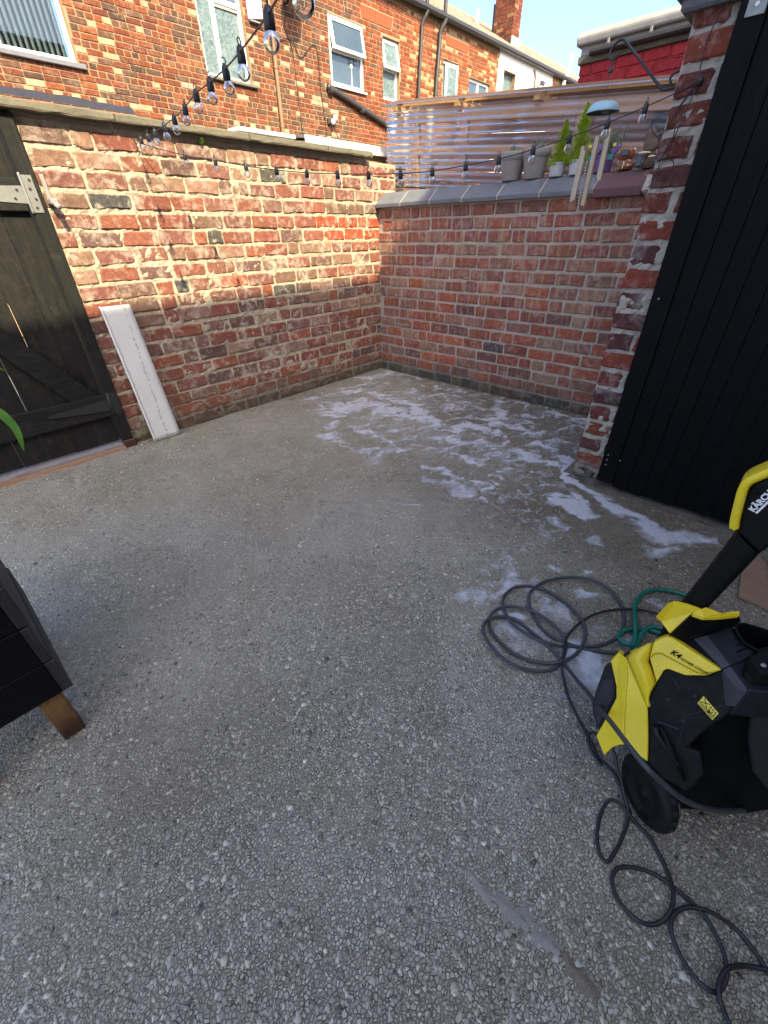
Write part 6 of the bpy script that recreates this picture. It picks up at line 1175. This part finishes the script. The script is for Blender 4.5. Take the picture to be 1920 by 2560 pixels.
    hp = Vector(WASH['hole']); MB().lathe([(.0028,-.0015),(.0028,.0)], (hp.x - .0005, hp.y, hp.z), 10, 'X').build('screw_hole', MAT['ink'], hd)
    # dark connector housing behind the left of the shell
    db = slab(WASH['dbox'], D, 'connector_housing', (0.09, 0.01, -0.02), 0.008)
    # wheels
    def wheel(c, tdeg, r, th):
        t = math.radians(tdeg); n_ = Vector((-math.cos(t), math.sin(t), 0)); u_ = Vector((math.sin(t), math.cos(t), 0)); v_ = Vector((0, 0, 1)); c = Vector(c)
        loc = lambda h, a, q: (c - n_*h + (u_*math.cos(a) + v_*math.sin(a))*q)[:]
        def lat(prof, k=36):
            rows = [[loc(h, 6.28319*j/k, q) for j in range(k)] for q, h in prof]; return MB().grid([x + [x[0]] for x in rows])
        w = lat([(0.0, .006), (r*.22, .006), (r*.3, .010), (r*.55, .010), (r*.62, .003), (r*.78, .001), (r*.92, .003), (r, .010), (r, th-.010), (r*.92, th-.002), (r*.6, th)]).build('wheel', MAT['tyre'], W, True)
        lat([(0.0, -.001), (r*.16, .0), (r*.2, .006)], 20).build('hub', K, w, True)
        for k in range(3):
            a0 = 6.2832*k/3 + 3.9; MB().grid([[loc(.0005, a0 + .10*j, r*q) for j in range(5)] for q in (.60, .70, .80)]).build('moulded_slot', K, w)
        for k in range(20):
            a = 6.2832*k/20; da = .10; q = [loc(.011, a-da, r+.0015), loc(.011, a+da*.6, r+.0015), loc(th-.011, a+da, r+.0015), loc(th-.011, a-da*.6, r+.0015)]
            MB().prism(q, (Vector(c) - Vector(q[0]))*0.03).build('tread_block', MAT['deck'], w)
    wheel((-2.697, -3.385, 0.083), 40, 0.083, 0.040); wheel((-2.36, -3.62, 0.083), 40, 0.083, 0.040)
    # lettering and sticker
    def text(body, size, o, u, v, mt, nm, parent=W, sx=1.0, shear=0.0, bold=0.0):
        cu = bpy.data.curves.new(nm, 'FONT'); cu.body = body; cu.size = size; cu.extrude = 0.0004; cu.offset = bold; cu.shear = shear; cu.space_character = sx; cu.materials.append(mt)
        ob = bpy.data.objects.new(nm, cu); C.objects.link(ob)
        u = Vector(u).normalized(); n_ = u.cross(Vector(v)).normalized(); v = n_.cross(u)
        ob.matrix_world = Matrix(((u.x, v.x, n_.x, o[0]), (u.y, v.y, n_.y, o[1]), (u.z, v.z, n_.z, o[2]), (0,0,0,1)))
        mw = ob.matrix_world.copy(); dg = bpy.context.evaluated_depsgraph_get(); me = bpy.data.meshes.new_from_object(ob.evaluated_get(dg)); me.transform(mw)
        bpy.data.objects.remove(ob); bpy.data.curves.remove(cu); me.name = nm; return link(nm, me, parent)
    a, b = [Vector(p) for p in WASH['k4']]; u = (b - a).normalized(); v = NV.cross(u)
    text('K4', 0.0165, a + NV*0.0025 - v*0.002, u, v, MAT['ink'], 'lettering', W, 1, .25, .0004)
    text('POWER CONTROL', 0.0074, a + NV*0.0025 + u*0.0215 - v*0.002, u, v, MAT['ink'], 'lettering', W, 1.02, .1, .0001)
    l0, l1, l2, l3 = [Vector(p) for p in WASH['logo']]; u = (l1 - l0).normalized(); v = u.cross(Vector((-1,0,0)))*-1
    v = Vector((-1,0,0)).cross(u)
    text('K\u00c4RCHER', 0.0150, l0 + Vector((-.0005,0,0)), u, v, MAT['whiteink'], 'lettering', hd, 1.0, 0, .0006)
    e0 = l0 - v*0.0062; MB().prism([(e0 + Vector((-.0004,0,0)))[:], (e0 + u*.062 + Vector((-.0004,0,0)))[:], (e0 + u*.062 - v*-.0038 + Vector((-.0004,0,0)))[:], (e0 + v*.0038 + Vector((-.0004,0,0)))[:]], (.0006,0,0)).build('logo_bar', MAT['whiteink'], hd)
    st = [Vector(p) - NV*0.0025 for p in WASH['sticker']]; s = MB().prism(st, -NV*0.0008).build('warning_sticker', MAT['stick'], W)
    u = (st[2] - st[1]); v = (st[1] - st[0]); o = st[0] + NV*0.0004; q = lambda s_, t_: o + u*s_ + v*t_
    def line(pts, r): MB().tube([q(*p)[:] for p in pts], r, 5).build('print', MAT['ink'], s)
    line([(.08,.40),(.46,.95)], .0007); line([(.08,.95),(.46,.40)], .0007); line([(.03,.36),(.97,.36)], .0003)
    for t_ in (.10, .19, .28): line([(.06,t_),(.62,t_)], .0003); line([(.66,t_),(.94,t_)], .0003)
    for (s_, t_, w_) in ((.58,.80,.045),(.72,.80,.045),(.88,.78,.04),(.58,.52,.04),(.76,.50,.05),(.90,.52,.04)):
        line([(s_-w_*.5,t_-.08),(s_,t_+.10),(s_+w_*.5,t_-.06),(s_-w_*.5,t_-.08)], .0007)
    # hoses that belong to the machine
    MB().tube(catmull(HP_HOSE, 5), 0.0062, 10).build('pressure_hose', MAT['hose'], W, True)
    MB().tube(catmull(CABLE, 5), 0.0046, 8).build('mains_cable', MAT['rubber'], W, True)
    MB().tube(catmull(CABLE_LOOP, 5), 0.0043, 8).build('mains_cable', MAT['rubber'], W, True)
    MB().tube(catmull(CABLE_END, 5), 0.0046, 8).build('mains_cable', MAT['rubber'], W, True)
washer()
gh = thing('garden_hose', 'translucent green garden hose looped on the suds behind the washer', 'hose', (-1.9, -3.1, 0))
MB().tube(catmull(GARDEN_HOSE, 6), 0.0085, 10).build('hose', MAT['ghose'], gh, True); MB().tube(catmull(GARDEN_HOSE2, 6), 0.0085, 10).build('hose', MAT['ghose'], gh, True)

# ---------------------------------------------------------------- bits at the right-hand edge
b = thing('hardboard_offcut', 'brown hardboard offcut lying on the ground behind the washer handle', 'board', (-1.5, -3.5, 0.01))
MB().prism([(-1.622,-3.468,.012),(-1.45,-3.455,.014),(-1.39,-3.457,.014),(-1.256,-3.485,.014),(-1.30,-3.52,.016),(-1.40,-3.545,.014),(-1.5,-3.57,.013),(-1.52,-3.72,.012),(-1.66,-3.72,.012),(-1.636,-3.60,.012)], (0,0,-.008)).build('sheet', MAT['cardboard'], b)
f = thing('purple_wool_bundle', 'fluffy purple wool bundle on the brown hardboard at the right edge', 'bundle', (-1.42, -3.62, 0.02)); m = MB()
for k in range(260):
    a = rnd(0, 6.28); r = .075*random.random()**.5; p = Vector((-1.43 + r*math.cos(a), -3.63 + r*math.sin(a)*1.1, .016 + .06*(1 - (r/.08)**2)*rnd(.4, 1))); d = Vector((rnd(-1, 1), rnd(-1, 1), rnd(-.2, .8))).normalized()*rnd(.012, .03); m.tube([p[:], (p + d*.5 + Vector((0,0,.004)))[:], (p + d)[:]], .0016, 4)
m.build('strands', MAT['purple'], f, fix=False)
